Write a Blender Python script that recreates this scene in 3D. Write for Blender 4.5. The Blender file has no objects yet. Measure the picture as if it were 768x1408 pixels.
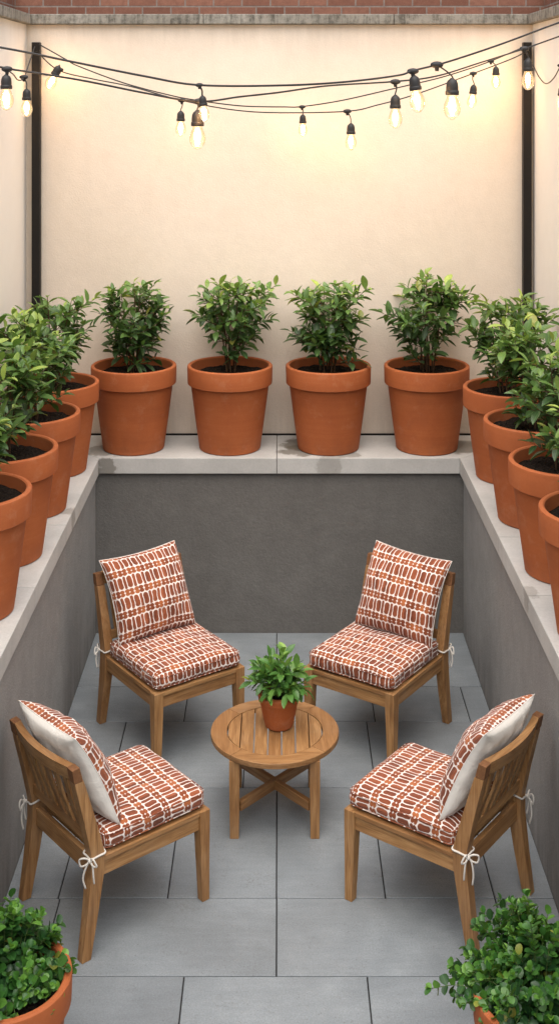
import bpy, bmesh, math, random
from mathutils import Vector, Matrix, noise

PI = math.pi
R = math.radians
scene = bpy.context.scene
COL = scene.collection

# ------------------------------------------------------------------ measurements (metres)
CAM_H = 4.0          # camera height above the paving
FPX = 1700.0         # focal length in photo pixels (photo is 768 x 1408)
HOR = 130.0          # horizon row in the photo
LEDGE = 1.306        # top of the planter ledge
YB = 9.19            # face of the low back wall
YU = 9.79            # face of the tall back wall
XW = 1.365           # face of the low side walls
XU = 2.0             # face of the tall side walls
ZTOP = 4.553         # top of the tall walls (underside of the coping)


def at(px, py, y):
    """a point of the place seen at photo pixel (px, py) and distance y"""
    return Vector(((px - 384.0) * y / FPX, y, CAM_H - (py - HOR) * y / FPX))


# ------------------------------------------------------------------ object helpers
def link_mesh(name, me, mat=None, parent=None, smooth=True):
    o = bpy.data.objects.new(name, me)
    COL.objects.link(o)
    if mat is not None:
        mats = mat if isinstance(mat, (list, tuple)) else [mat]
        for m in mats:
            me.materials.append(m)
    if smooth:
        for p in me.polygons:
            p.use_smooth = True
    if parent is not None:
        o.parent = parent
    return o


def obj(name, bm, mat=None, parent=None, smooth=False, sharp=None):
    bmesh.ops.recalc_face_normals(bm, faces=bm.faces)
    me = bpy.data.meshes.new(name)
    bm.to_mesh(me)
    bm.free()
    o = link_mesh(name, me, mat, parent, smooth)
    if smooth and sharp:
        me.set_sharp_from_angle(angle=R(sharp))
    return o


def thing(name, label, cat, loc=(0, 0, 0), rz=0.0, group=None):
    o = bpy.data.objects.new(name, None)
    COL.objects.link(o)
    o.empty_display_size = 0.1
    o.location = loc
    o.rotation_euler = (0, 0, rz)
    tag(o, label, cat, group)
    return o


def tag(o, label=None, cat=None, group=None, kind=None):
    if label: o['label'] = label
    if cat: o['category'] = cat
    if group: o['group'] = group
    if kind: o['kind'] = kind
    return o


def children(o):
    return [c for c in bpy.data.objects if c.parent == o]


def copy_tree(o, parent=None):
    c = o.copy()
    COL.objects.link(c)
    c.parent = parent
    for ch in children(o):
        copy_tree(ch, c)
    return c


def bevel(bm, off, seg=2):
    bmesh.ops.bevel(bm, geom=list(bm.edges), offset=off, segments=seg, profile=0.6, affect='EDGES', clamp_overlap=True)


def add_box(bm, lo, hi):
    lo, hi = Vector(lo), Vector(hi)
    m = Matrix.Translation((lo + hi) / 2) @ Matrix.Diagonal((hi.x - lo.x, hi.y - lo.y, hi.z - lo.z, 1))
    bmesh.ops.create_cube(bm, size=1, matrix=m)


def box_bm(lo, hi, bev=0.0, seg=2):
    bm = bmesh.new()
    add_box(bm, lo, hi)
    if bev: bevel(bm, bev, seg)
    return bm


def add_loft(bm, rings, cap=True, closed=True):
    """rings: lists of points, all of the same length"""
    vs = [[bm.verts.new(p) for p in r] for r in rings]
    n = len(rings[0])
    for a, b in zip(vs, vs[1:]):
        for i in range(n if closed else n - 1):
            j = (i + 1) % n
            bm.faces.new((a[i], a[j], b[j], b[i]))
    if cap:
        bm.faces.new(vs[0][::-1])
        bm.faces.new(vs[-1])
    return vs


def rect(c, w, d):
    x, y, z = c
    return [(x - w / 2, y - d / 2, z), (x + w / 2, y - d / 2, z), (x + w / 2, y + d / 2, z), (x - w / 2, y + d / 2, z)]


def add_lathe(bm, prof, seg=64, centre=(0, 0, 0)):
    """profile of (r, z); r == 0 closes at a pole"""
    cx, cy, cz = centre
    prev = None
    for r, z in prof:
        if r < 1e-6:
            cur = [bm.verts.new((cx, cy, cz + z))]
        else:
            cur = [bm.verts.new((cx + r * math.cos(2 * PI * i / seg), cy + r * math.sin(2 * PI * i / seg), cz + z)) for i in range(seg)]
        if prev:
            for i in range(seg):
                j = (i + 1) % seg
                if len(prev) == 1 and len(cur) > 1:
                    bm.faces.new((prev[0], cur[i], cur[j]))
                elif len(cur) == 1 and len(prev) > 1:
                    bm.faces.new((prev[i], prev[j], cur[0]))
                elif len(cur) > 1:
                    bm.faces.new((prev[i], prev[j], cur[j], cur[i]))
        prev = cur


def catmull(pts, n=10):
    pts = [Vector(p) for p in pts]
    P = [2 * pts[0] - pts[1]] + pts + [2 * pts[-1] - pts[-2]]
    out = []
    for i in range(1, len(P) - 2):
        p0, p1, p2, p3 = P[i - 1], P[i], P[i + 1], P[i + 2]
        for k in range(n):
            t = k / n
            out.append(0.5 * ((2 * p1) + (-p0 + p2) * t + (2 * p0 - 5 * p1 + 4 * p2 - p3) * t * t + (-p0 + 3 * p1 - 3 * p2 + p3) * t ** 3))
    out.append(pts[-1])
    return out


def add_tube(bm, pts, rad, seg=8, flat=1.0):
    """round tube through pts; rad a number or one per point"""
    pts = [Vector(p) for p in pts]
    n = len(pts)
    rads = rad if isinstance(rad, (list, tuple)) else [rad] * n
    t = (pts[1] - pts[0]).normalized()
    up = Vector((0, 0, 1)) if abs(t.z) < 0.9 else Vector((1, 0, 0))
    u = t.cross(up).normalized()
    rings = []
    for i in range(n):
        a, b = pts[max(i - 1, 0)], pts[min(i + 1, n - 1)]
        t = (b - a)
        t = t.normalized() if t.length > 1e-9 else Vector((0, 0, 1))
        u = (u - t * u.dot(t))
        u = u.normalized() if u.length > 1e-6 else t.orthogonal().normalized()
        v = t.cross(u)
        rings.append([pts[i] + (u * math.cos(2 * PI * k / seg) * flat + v * math.sin(2 * PI * k / seg)) * rads[i] for k in range(seg)])
    add_loft(bm, rings)


def poly_prism(bm, pts, z0, z1):
    add_loft(bm, [[(x, y, z0) for x, y in pts], [(x, y, z1) for x, y in pts]])


# ------------------------------------------------------------------ materials
class NT:
    def __init__(self, name):
        self.m = bpy.data.materials.new(name)
        self.m.use_nodes = True
        self.t = self.m.node_tree
        self.t.nodes.clear()
        self.out = self.n('ShaderNodeOutputMaterial')

    def n(self, typ, **kw):
        nd = self.t.nodes.new(typ)
        for k, v in kw.items():
            setattr(nd, k, v)
        return nd

    def l(self, a, b):
        self.t.links.new(a, b)

    def inp(self, sock, v):
        if v is None: return
        if hasattr(v, 'is_output') or isinstance(v, bpy.types.NodeSocket):
            self.l(v, sock)
        else:
            sock.default_value = v

    def math(self, op, a, b=None, c=None, clamp=False):
        nd = self.n('ShaderNodeMath', operation=op, use_clamp=clamp)
        for i, v in enumerate((a, b, c)):
            if v is not None: self.inp(nd.inputs[i], v)
        return nd.outputs[0]

    def vmath(self, op, a, b=None):
        nd = self.n('ShaderNodeVectorMath', operation=op)
        self.inp(nd.inputs[0], a)
        if b is not None: self.inp(nd.inputs[1], b)
        return nd.outputs[0]

    def noise(self, vec, scale, detail=4, rough=0.55, dist=0.0):
        nd = self.n('ShaderNodeTexNoise')
        self.l(vec, nd.inputs['Vector'])
        nd.inputs['Scale'].default_value = scale
        nd.inputs['Detail'].default_value = detail
        nd.inputs['Roughness'].default_value = rough
        nd.inputs['Distortion'].default_value = dist
        return nd.outputs[0]

    def ramp(self, fac, stops, interp='LINEAR'):
        nd = self.n('ShaderNodeValToRGB')
        nd.color_ramp.interpolation = interp
        els = nd.color_ramp.elements
        while len(els) < len(stops): els.new(0.5)
        for e, (p, c) in zip(els, stops):
            e.position = p
            e.color = c if len(c) == 4 else (*c, 1)
        self.l(fac, nd.inputs[0])
        return nd.outputs[0]

    def maprange(self, v, a, b, c=0.0, d=1.0, smooth=False):
        nd = self.n('ShaderNodeMapRange')
        if smooth: nd.interpolation_type = 'SMOOTHSTEP'
        self.inp(nd.inputs[0], v)
        for i, x in enumerate((a, b, c, d)): self.inp(nd.inputs[i + 1], x)
        return nd.outputs[0]

    def mix(self, fac, a, b, blend='MIX'):
        nd = self.n('ShaderNodeMix', data_type='RGBA', blend_type=blend)
        self.inp(nd.inputs[0], fac)
        for s, v in ((nd.inputs[6], a), (nd.inputs[7], b)):
            if isinstance(v, tuple) and len(v) == 3: v = (*v, 1)
            self.inp(s, v)
        return nd.outputs[2]

    def coords(self, kind='Object'):
        return self.n('ShaderNodeTexCoord').outputs[kind]

    def scale(self, vec, s, loc=None):
        nd = self.n('ShaderNodeMapping')
        self.l(vec, nd.inputs['Vector'])
        nd.inputs['Scale'].default_value = s
        if loc is not None: self.inp(nd.inputs['Location'], loc)
        return nd.outputs[0]

    def bump(self, h, strength=0.3, dist=0.01, normal=None):
        nd = self.n('ShaderNodeBump')
        nd.inputs['Strength'].default_value = strength
        nd.inputs['Distance'].default_value = dist
        self.l(h, nd.inputs['Height'])
        if normal is not None: self.l(normal, nd.inputs['Normal'])
        return nd.outputs[0]

    def bsdf(self, color, rough=0.6, normal=None, spec=0.4, **kw):
        p = self.n('ShaderNodeBsdfPrincipled')
        self.inp(p.inputs['Base Color'], (*color, 1) if isinstance(color, tuple) and len(color) == 3 else color)
        self.inp(p.inputs['Roughness'], rough)
        p.inputs['Specular IOR Level'].default_value = spec
        if normal is not None: self.l(normal, p.inputs['Normal'])
        for k, v in kw.items(): self.inp(p.inputs[k], v)
        self.l(p.outputs[0], self.out.inputs[0])
        return p


def m_stucco(name, c0, c1, scale=55.0, strength=0.5, dirt=None, grain=0.14):
    t = NT(name)
    v = t.coords()
    big = t.noise(v, 1.3, 5, 0.6)
    mid = t.noise(v, 9.0, 4, 0.6)
    fine = t.noise(v, scale, 3, 0.6)
    fac = t.math('ADD', t.math('MULTIPLY', big, 0.6), t.math('MULTIPLY', mid, 0.4))
    c = t.ramp(fac, [(0.3, c0), (0.7, c1)])
    c = t.mix(t.maprange(fine, 0.3, 0.7, 0.0, grain), c, (0, 0, 0), 'MIX')
    if dirt:
        z = t.n('ShaderNodeSeparateXYZ'); t.l(v, z.inputs[0])
        streak = t.noise(t.scale(v, (6, 6, 0.5)), 1.6, 5, 0.65)
        for (za, zb, amt, col) in dirt:
            f = t.maprange(z.outputs[2], za, zb, 0.0, 1.0, True)
            f = t.math('MULTIPLY', t.math('MULTIPLY', f, t.maprange(streak, 0.35, 0.65)), amt)
            c = t.mix(f, c, col)
    patch = t.maprange(t.noise(v, 0.9, 7, 0.7, 1.5), 0.50, 0.62, 0.0, 0.5 * grain, True)
    c = t.mix(patch, c, tuple(x * 0.6 for x in c0))
    drip = t.math('MULTIPLY', t.maprange(t.noise(t.scale(v, (5, 5, 0.25)), 1.1, 6, 0.75), 0.54, 0.74), 0.95 * grain)
    c = t.mix(drip, c, tuple(x * 0.55 for x in c0))
    h = t.math('ADD', t.math('ADD', t.math('MULTIPLY', fine, 0.7), t.math('MULTIPLY', mid, 0.8)), t.math('MULTIPLY', t.noise(v, scale * 2.7, 2), 0.3))
    t.bsdf(c, 0.9, t.bump(h, strength, 0.012), 0.2)
    return t.m


def m_concrete(name, c0, c1, speck=0.5, stains=(), rough=0.85, streaks=False):
    t = NT(name)
    v = t.coords()
    big = t.noise(v, 2.2, 6, 0.65)
    fine = t.noise(v, 70.0, 4, 0.7)
    c = t.ramp(t.math('ADD', t.math('MULTIPLY', big, 0.7), t.math('MULTIPLY', fine, 0.3)), [(0.32, c0), (0.66, c1)])
    vo = t.n('ShaderNodeTexVoronoi'); t.l(v, vo.inputs['Vector']); vo.inputs['Scale'].default_value = 55
    pores = t.maprange(vo.outputs[0], 0.03, 0.16, 1.0, 0.0)
    pores = t.math('MULTIPLY', pores, t.maprange(t.noise(v, 14, 2), 0.5, 0.62))
    c = t.mix(t.math('MULTIPLY', pores, speck), c, tuple(x * 0.35 for x in c0))
    isl = t.n('ShaderNodeNewGeometry').outputs['Random Per Island']
    oi = t.n('ShaderNodeObjectInfo').outputs['Random']
    c = t.mix(t.maprange(t.math('FRACT', t.math('ADD', isl, oi)), 0, 1, 0.0, 0.13), c, tuple(x * 0.5 for x in c0))
    if streaks:
        st = t.noise(t.scale(v, (16, 16, 1.2)), 1.5, 5, 0.7)
        sp = t.noise(v, 18, 5, 0.75)
        f = t.math('MULTIPLY', t.maprange(t.math('ADD', st, sp), 0.92, 1.22), 0.75)
        c = t.mix(f, c, (0.035, 0.03, 0.022))
    for (sx, sy, sz, rad, amt) in stains:      # damp marks and one plain dark patch on the stone
        d = t.n('ShaderNodeVectorMath', operation='DISTANCE')
        t.l(t.vmath('MULTIPLY', v, (1, 1, 0.9)), d.inputs[0])
        d.inputs[1].default_value = (sx, sy, sz * 0.9)
        wob = t.math('MULTIPLY', t.math('SUBTRACT', t.noise(v, 5.5, 6, 0.65), 0.5), 0.34)
        f = t.maprange(t.math('ADD', d.outputs[1], wob), rad, rad * 0.72, 0.0, amt, True)
        c = t.mix(f, c, (0.11, 0.092, 0.066))
    t.bsdf(c, rough, t.bump(fine, 0.25, 0.004), 0.3)
    return t.m


def m_paving():
    t = NT('stone_paving')
    v = t.coords()
    g = t.n('ShaderNodeNewGeometry').outputs['Random Per Island']
    shift = t.n('ShaderNodeCombineXYZ'); t.l(t.math('MULTIPLY', g, 37.0), shift.inputs[0]); t.l(t.math('MULTIPLY', g, 11.0), shift.inputs[1])
    vv = t.vmath('ADD', v, shift.outputs[0])
    cloud = t.noise(vv, 3.0, 6, 0.62, 0.4)
    fine = t.noise(vv, 120, 3, 0.7)
    vein = t.noise(t.scale(vv, (1, 5, 1)), 6, 6, 0.7)
    gr = t.noise(vv, 210, 2, 0.8)
    f = t.math('ADD', t.math('MULTIPLY', cloud, 0.30), t.math('ADD', t.math('MULTIPLY', fine, 0.34), t.math('ADD', t.math('MULTIPLY', vein, 0.16), t.math('MULTIPLY', gr, 0.20))))
    c = t.ramp(f, [(0.30, (0.106, 0.124, 0.138)), (0.52, (0.220, 0.248, 0.269)), (0.70, (0.343, 0.378, 0.402))])
    c = t.mix(t.maprange(g, 0, 1, 0.0, 0.34), c, (0.12, 0.13, 0.14))
    dk = t.noise(v, 0.8, 4, 0.6)
    c = t.mix(t.maprange(dk, 0.45, 0.7, 0.0, 0.25), c, (0.10, 0.10, 0.10))
    dirt = t.math('MULTIPLY', t.maprange(t.noise(v, 5, 6, 0.75), 0.54, 0.72), t.maprange(t.noise(v, 60, 3, 0.7), 0.45, 0.65))
    c = t.mix(t.math('MULTIPLY', dirt, 0.5), c, (0.075, 0.068, 0.06))
    vp = t.n('ShaderNodeTexVoronoi'); t.l(vv, vp.inputs['Vector']); vp.inputs['Scale'].default_value = 45
    pit = t.math('MULTIPLY', t.maprange(vp.outputs[0], 0.06, 0.2, 1.0, 0.0), t.maprange(t.noise(v, 4, 3), 0.45, 0.6))
    c = t.mix(t.math('MULTIPLY', pit, 0.45), c, (0.06, 0.06, 0.06))
    r = t.maprange(cloud, 0.3, 0.7, 0.42, 0.62)
    h = t.math('ADD', t.math('MULTIPLY', fine, 0.4), t.math('MULTIPLY', cloud, 0.6))
    t.bsdf(c, r, t.bump(h, 0.22, 0.004), 0.4)
    return t.m


def m_wood(name, axis):
    t = NT(name)
    v = t.coords()
    oi = t.n('ShaderNodeObjectInfo').outputs['Random']
    isl = t.n('ShaderNodeNewGeometry').outputs['Random Per Island']
    rnd = t.math('FRACT', t.math('ADD', oi, t.math('MULTIPLY', isl, 1.7)))
    off = t.n('ShaderNodeCombineXYZ')
    for i, k in enumerate((13.0, 29.0, 41.0)): t.l(t.math('MULTIPLY', rnd, k), off.inputs[i])
    v = t.vmath('ADD', v, off.outputs[0])
    s = [1.0, 1.0, 1.0]; s[axis] = 0.045
    sv = t.scale(v, tuple(s))
    g1 = t.noise(sv, 75, 6, 0.65, 1.2)
    s2 = [1.0, 1.0, 1.0]; s2[axis] = 0.10
    g2 = t.noise(t.scale(v, tuple(s2)), 17, 4, 0.6, 2.2)
    s3 = [1.0, 1.0, 1.0]; s3[axis] = 0.02
    pore = t.noise(t.scale(v, tuple(s3)), 260, 2, 0.6)
    f = t.math('ADD', t.math('MULTIPLY', g1, 0.5), t.math('MULTIPLY', g2, 0.5))
    c = t.ramp(f, [(0.34, (0.165, 0.075, 0.026)), (0.48, (0.305, 0.158, 0.060)), (0.62, (0.445, 0.250, 0.106))])
    c = t.mix(t.maprange(pore, 0.55, 0.75, 0.0, 0.45), c, (0.085, 0.035, 0.012))
    c = t.mix(t.maprange(rnd, 0, 1, 0.0, 0.42), c, (0.17, 0.07, 0.024))
    wea = t.maprange(t.noise(v, 5, 4, 0.6), 0.5, 0.75, 0.0, 0.3)
    c = t.mix(wea, c, (0.34, 0.235, 0.145))
    t.bsdf(c, t.maprange(g1, 0.3, 0.7, 0.42, 0.6), t.bump(pore, 0.15, 0.002), 0.35)
    return t.m


def m_endgrain():
    t = NT('teak_end_grain')
    v = t.coords()
    f = t.noise(v, 55, 5, 0.7, 1.0)
    c = t.ramp(f, [(0.3, (0.11, 0.048, 0.02)), (0.7, (0.22, 0.10, 0.042))])
    t.bsdf(c, 0.6, None, 0.3)
    return t.m


def m_fabric():
    """hand printed rust pattern on off-white cotton: rows of ovals and bars between rows of small four petal flowers; UV in metres"""
    t = NT('printed_cotton')
    uv = t.coords('UV')
    oi = t.n('ShaderNodeObjectInfo').outputs['Random']
    wob = t.n('ShaderNodeTexNoise'); t.l(uv, wob.inputs['Vector']); wob.inputs['Scale'].default_value = 24; wob.inputs['Detail'].default_value = 2
    w = t.vmath('SCALE', t.vmath('SUBTRACT', wob.outputs['Color'], (0.5, 0.5, 0.5)))
    w.node.inputs['Scale'].default_value = 0.009
    big = t.n('ShaderNodeTexNoise'); t.l(uv, big.inputs['Vector']); big.inputs['Scale'].default_value = 5
    w2 = t.vmath('SCALE', t.vmath('SUBTRACT', big.outputs['Color'], (0.5, 0.5, 0.5)))
    w2.node.inputs['Scale'].default_value = 0.014
    sh = t.n('ShaderNodeCombineXYZ'); t.l(t.math('MULTIPLY', oi, 0.31), sh.inputs[0]); t.l(t.math('MULTIPLY', oi, 0.055), sh.inputs[1])
    p = t.vmath('ADD', t.vmath('ADD', t.vmath('ADD', uv, w), w2), sh.outputs[0])
    s = t.n('ShaderNodeSeparateXYZ'); t.l(p, s.inputs[0])
    U, V = s.outputs[0], s.outputs[1]
    PER, RA = 0.128, 0.083            # period of the rows, height of the row of ovals
    fv = t.math('MODULO', t.math('ADD', V, 12.8), PER)
    row = t.math('FLOOR', t.math('DIVIDE', t.math('ADD', V, 12.8), PER))
    inA = t.math('LESS_THAN', fv, RA)
    # ovals and bars
    pa = 0.062
    ua = t.math('ADD', t.math('ADD', U, 12.4), t.math('MULTIPLY', t.math('MODULO', row, 2.0), 0.014))
    cu = t.math('SUBTRACT', t.math('MODULO', ua, pa), pa / 2)
    va = t.math('SUBTRACT', fv, RA / 2)
    yy = t.math('MAXIMUM', t.math('SUBTRACT', t.math('ABSOLUTE', va), 0.0205), 0.0)
    d_oval = t.math('SUBTRACT', t.math('SQRT', t.math('ADD', t.math('POWER', cu, 2.0), t.math('POWER', yy, 2.0))), 0.0156)
    cb = t.math('SUBTRACT', pa / 2, t.math('ABSOLUTE', cu))          # distance from the middle of the bar
    yb = t.math('MAXIMUM', t.math('SUBTRACT', t.math('ABSOLUTE', va), 0.031), 0.0)
    d_bar = t.math('SUBTRACT', t.math('SQRT', t.math('ADD', t.math('POWER', cb, 2.0), t.math('POWER', yb, 2.0))), 0.0092)
    dA = t.math('MINIMUM', d_oval, d_bar)
    # flowers
    pb = 0.062
    ub = t.math('ADD', ua, pb / 2)
    cf = t.math('SUBTRACT', t.math('MODULO', ub, pb), pb / 2)
    vf = t.math('SUBTRACT', fv, RA + (PER - RA) / 2)
    ax = t.math('SUBTRACT', t.math('ABSOLUTE', cf), 0.0145)
    ay = t.math('SUBTRACT', t.math('ABSOLUTE', vf), 0.0100)
    d_fl = t.math('SUBTRACT', t.math('SQRT', t.math('ADD', t.math('POWER', t.math('MULTIPLY', ax, 0.80), 2.0), t.math('POWER', t.math('MULTIPLY', ay, 1.05), 2.0))), 0.0119)
    mx = t.n('ShaderNodeMix', data_type='FLOAT'); t.l(inA, mx.inputs[0]); t.l(d_fl, mx.inputs[2]); t.l(dA, mx.inputs[3])
    d = mx.outputs[0]
    ink = t.maprange(d, -0.0008, 0.0016, 1.0, 0.0, True)
    # uneven ink
    cell = t.n('ShaderNodeTexWhiteNoise', noise_dimensions='2D')
    cv = t.n('ShaderNodeCombineXYZ')
    t.l(t.math('FLOOR', t.math('DIVIDE', ua, pa / 2)), cv.inputs[0]); t.l(row, cv.inputs[1])
    t.l(cv.outputs[0], cell.inputs['Vector'])
    ins = t.noise(uv, 42, 4, 0.7)
    tone = t.math('ADD', t.math('MULTIPLY', cell.outputs[0], 0.62), t.math('MULTIPLY', ins, 0.38))
    oval_c = t.ramp(tone, [(0.2, (0.150, 0.043, 0.021)), (0.55, (0.225, 0.063, 0.029)), (0.85, (0.305, 0.092, 0.040))])
    flow_c = t.ramp(tone, [(0.2, (0.18, 0.047, 0.019)), (0.55, (0.265, 0.073, 0.027)), (0.85, (0.40, 0.130, 0.045))])
    inkc = t.mix(inA, flow_c, oval_c)
    ground = t.ramp(t.noise(uv, 30, 3), [(0.3, (0.72, 0.63, 0.58)), (0.7, (0.80, 0.73, 0.69))])
    c = t.mix(ink, ground, inkc)
    wv = t.n('ShaderNodeTexWave'); t.l(uv, wv.inputs['Vector']); wv.inputs['Scale'].default_value = 260
    wv2 = t.n('ShaderNodeTexWave', bands_direction='Y'); t.l(uv, wv2.inputs['Vector']); wv2.inputs['Scale'].default_value = 260
    weave = t.math('ADD', wv.outputs['Fac'], wv2.outputs['Fac'])
    crease = t.noise(uv, 9, 4, 0.6, 0.6)
    n1 = t.bump(crease, 0.6, 0.03)
    t.bsdf(c, 0.88, t.bump(weave, 0.12, 0.0015, n1), 0.2, **{'Sheen Weight': 0.15})
    return t.m


def m_plain_cotton(name='plain_cotton', col=(0.80, 0.77, 0.72)):
    t = NT(name)
    uv = t.coords('UV')
    crease = t.noise(uv, 7, 5, 0.6, 0.8)
    fine = t.noise(uv, 300, 2)
    c = t.mix(t.maprange(crease, 0.35, 0.7), tuple(x * 0.93 for x in col), col)
    t.bsdf(c, 0.9, t.bump(fine, 0.15, 0.001, t.bump(crease, 0.4, 0.02)), 0.2, **{'Sheen Weight': 0.15})
    return t.m


def m_terracotta():
    t = NT('terracotta')
    v = t.coords()
    oi = t.n('ShaderNodeObjectInfo').outputs['Random']
    off = t.n('ShaderNodeCombineXYZ')
    t.l(t.math('MULTIPLY', oi, 19.0), off.inputs[0]); t.l(t.math('MULTIPLY', oi, 7.0), off.inputs[2])
    vv = t.vmath('ADD', v, off.outputs[0])
    big = t.noise(vv, 4.0, 5, 0.6)
    rings = t.noise(t.scale(vv, (0.6, 0.6, 26)), 2.2, 3, 0.6)
    fine = t.noise(vv, 90, 3, 0.7)
    f = t.math('ADD', t.math('MULTIPLY', big, 0.5), t.math('ADD', t.math('MULTIPLY', rings, 0.25), t.math('MULTIPLY', fine, 0.25)))
    c = t.ramp(f, [(0.3, (0.305, 0.079, 0.024)), (0.5, (0.375, 0.104, 0.031)), (0.7, (0.43, 0.135, 0.046))])
    c = t.mix(t.maprange(oi, 0, 1, 0.0, 0.30), c, (0.29, 0.082, 0.030))
    sz_ = t.n('ShaderNodeSeparateXYZ'); t.l(v, sz_.inputs[0])
    low = t.math('MULTIPLY', t.maprange(sz_.outputs[2], 0.16, 0.0, 0.0, 1.0, True), t.maprange(t.noise(vv, 11, 5, 0.7), 0.38, 0.62))
    c = t.mix(t.math('MULTIPLY', low, 0.35), c, (0.17, 0.065, 0.035))
    bloom = t.maprange(t.noise(vv, 7, 6, 0.75), 0.55, 0.76, 0.0, 0.24)
    c = t.mix(bloom, c, (0.55, 0.33, 0.21))
    dark = t.maprange(t.noise(vv, 2.4, 5, 0.7), 0.55, 0.75, 0.0, 0.35)
    c = t.mix(dark, c, (0.20, 0.06, 0.026))
    h = t.math('ADD', t.math('MULTIPLY', rings, 0.5), t.math('MULTIPLY', fine, 0.5))
    t.bsdf(c, 0.72, t.bump(h, 0.16, 0.004), 0.3)
    return t.m


def m_soil():
    t = NT('potting_soil')
    v = t.coords()
    vo = t.n('ShaderNodeTexVoronoi'); t.l(v, vo.inputs['Vector']); vo.inputs['Scale'].default_value = 60
    c = t.ramp(t.noise(v, 80, 4, 0.8), [(0.3, (0.006, 0.004, 0.003)), (0.6, (0.022, 0.015, 0.011)), (0.8, (0.06, 0.042, 0.03))])
    t.bsdf(c, 0.95, t.bump(vo.outputs[0], 0.9, 0.02), 0.1)
    return t.m


def m_leaf(name, old, mid, young, gloss=0.36):
    t = NT(name)
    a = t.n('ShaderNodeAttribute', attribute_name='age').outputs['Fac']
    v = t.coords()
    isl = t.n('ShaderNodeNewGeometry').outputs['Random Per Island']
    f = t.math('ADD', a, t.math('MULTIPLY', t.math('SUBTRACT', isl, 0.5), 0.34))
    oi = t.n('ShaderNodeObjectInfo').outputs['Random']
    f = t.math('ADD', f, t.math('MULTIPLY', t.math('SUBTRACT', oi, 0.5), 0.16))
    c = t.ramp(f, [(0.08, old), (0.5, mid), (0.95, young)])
    c = t.mix(t.maprange(isl, 0.984, 0.987, 0.0, 0.6), c, (0.30, 0.24, 0.035))
    uv = t.coords('UV')
    s = t.n('ShaderNodeSeparateXYZ'); t.l(uv, s.inputs[0])
    rib = t.maprange(t.math('ABSOLUTE', t.math('SUBTRACT', s.outputs[1], 0.5)), 0.0, 0.06, 0.35, 0.0)
    c = t.mix(rib, c, tuple(min(1, x * 1.7 + 0.02) for x in mid))
    blotch = t.noise(v, 60, 3)
    c = t.mix(t.maprange(blotch, 0.4, 0.7, 0.0, 0.25), c, tuple(x * 0.6 for x in old))
    p = t.bsdf(c, gloss, t.bump(t.noise(v, 110, 2), 0.15, 0.003), 0.5)
    tr = t.n('ShaderNodeBsdfTranslucent')
    t.l(t.mix(0.5, c, (0.16, 0.28, 0.02)), tr.inputs[0])
    ms = t.n('ShaderNodeMixShader'); ms.inputs[0].default_value = 0.27
    t.l(p.outputs[0], ms.inputs[1]); t.l(tr.outputs[0], ms.inputs[2])
    t.l(ms.outputs[0], t.out.inputs[0])
    return t.m


def m_simple(name, col, rough=0.6, spec=0.4, metal=0.0, bumps=None):
    t = NT(name)
    v = t.coords()
    n = t.noise(v, 25, 4, 0.6)
    c = t.mix(n, tuple(x * 0.75 for x in col), tuple(min(1, x * 1.2) for x in col))
    nm = t.bump(t.noise(v, bumps, 3), 0.3, 0.003) if bumps else None
    t.bsdf(c, rough, nm, spec, Metallic=metal)
    return t.m


def m_brick():
    t = NT('red_brick')
    v = t.coords('UV')
    br = t.n('ShaderNodeTexBrick')
    t.l(v, br.inputs['Vector'])
    br.inputs['Scale'].default_value = 1.0
    br.inputs['Brick Width'].default_value = 0.235
    br.inputs['Row Height'].default_value = 0.078
    br.inputs['Mortar Size'].default_value = 0.007
    br.inputs['Mortar Smooth'].default_value = 0.2
    br.inputs['Color1'].default_value = (0.19, 0.082, 0.055, 1)
    br.inputs['Color2'].default_value = (0.30, 0.14, 0.095, 1)
    br.inputs['Mortar'].default_value = (0.27, 0.23, 0.20, 1)
    n = t.noise(v, 22, 6, 0.7)
    n2 = t.noise(v, 120, 3, 0.7)
    c = t.mix(t.maprange(n, 0.35, 0.7, 0.0, 0.5), br.outputs[0], (0.12, 0.05, 0.035))
    c = t.mix(t.maprange(n2, 0.55, 0.75, 0.0, 0.3), c, (0.5, 0.36, 0.28))
    h = t.math('ADD', t.math('MULTIPLY', br.outputs['Fac'], -1.0), t.math('MULTIPLY', n2, 0.25))
    t.bsdf(c, 0.9, t.bump(h, 0.6, 0.01), 0.2)
    return t.m


def m_glass():
    """thin clear bulb glass: seen through, with a reflection that grows at the rim, and a faint warm glow as it is lit"""
    t = NT('lit_bulb_glass')
    tr = t.n('ShaderNodeBsdfTransparent'); tr.inputs[0].default_value = (1.0, 0.95, 0.86, 1)
    gl = t.n('ShaderNodeBsdfGlossy'); gl.inputs['Roughness'].default_value = 0.05
    lw = t.n('ShaderNodeLayerWeight'); lw.inputs[0].default_value = 0.35
    m1 = t.n('ShaderNodeMixShader'); t.l(t.maprange(lw.outputs['Fresnel'], 0, 1, 0.04, 0.75), m1.inputs[0])
    t.l(tr.outputs[0], m1.inputs[1]); t.l(gl.outputs[0], m1.inputs[2])
    em = t.n('ShaderNodeEmission'); em.inputs[0].default_value = (1.0, 0.62, 0.27, 1)
    t.l(t.maprange(lw.outputs['Facing'], 0.0, 0.85, 0.34, 0.02), em.inputs[1])
    ad = t.n('ShaderNodeAddShader'); t.l(m1.outputs[0], ad.inputs[0]); t.l(em.outputs[0], ad.inputs[1])
    t.l(ad.outputs[0], t.out.inputs[0])
    return t.m


def m_emit(name, col, strength):
    t = NT(name)
    e = t.n('ShaderNodeEmission'); e.inputs[0].default_value = (*col, 1); e.inputs[1].default_value = strength
    t.l(e.outputs[0], t.out.inputs[0])
    return t.m


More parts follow.
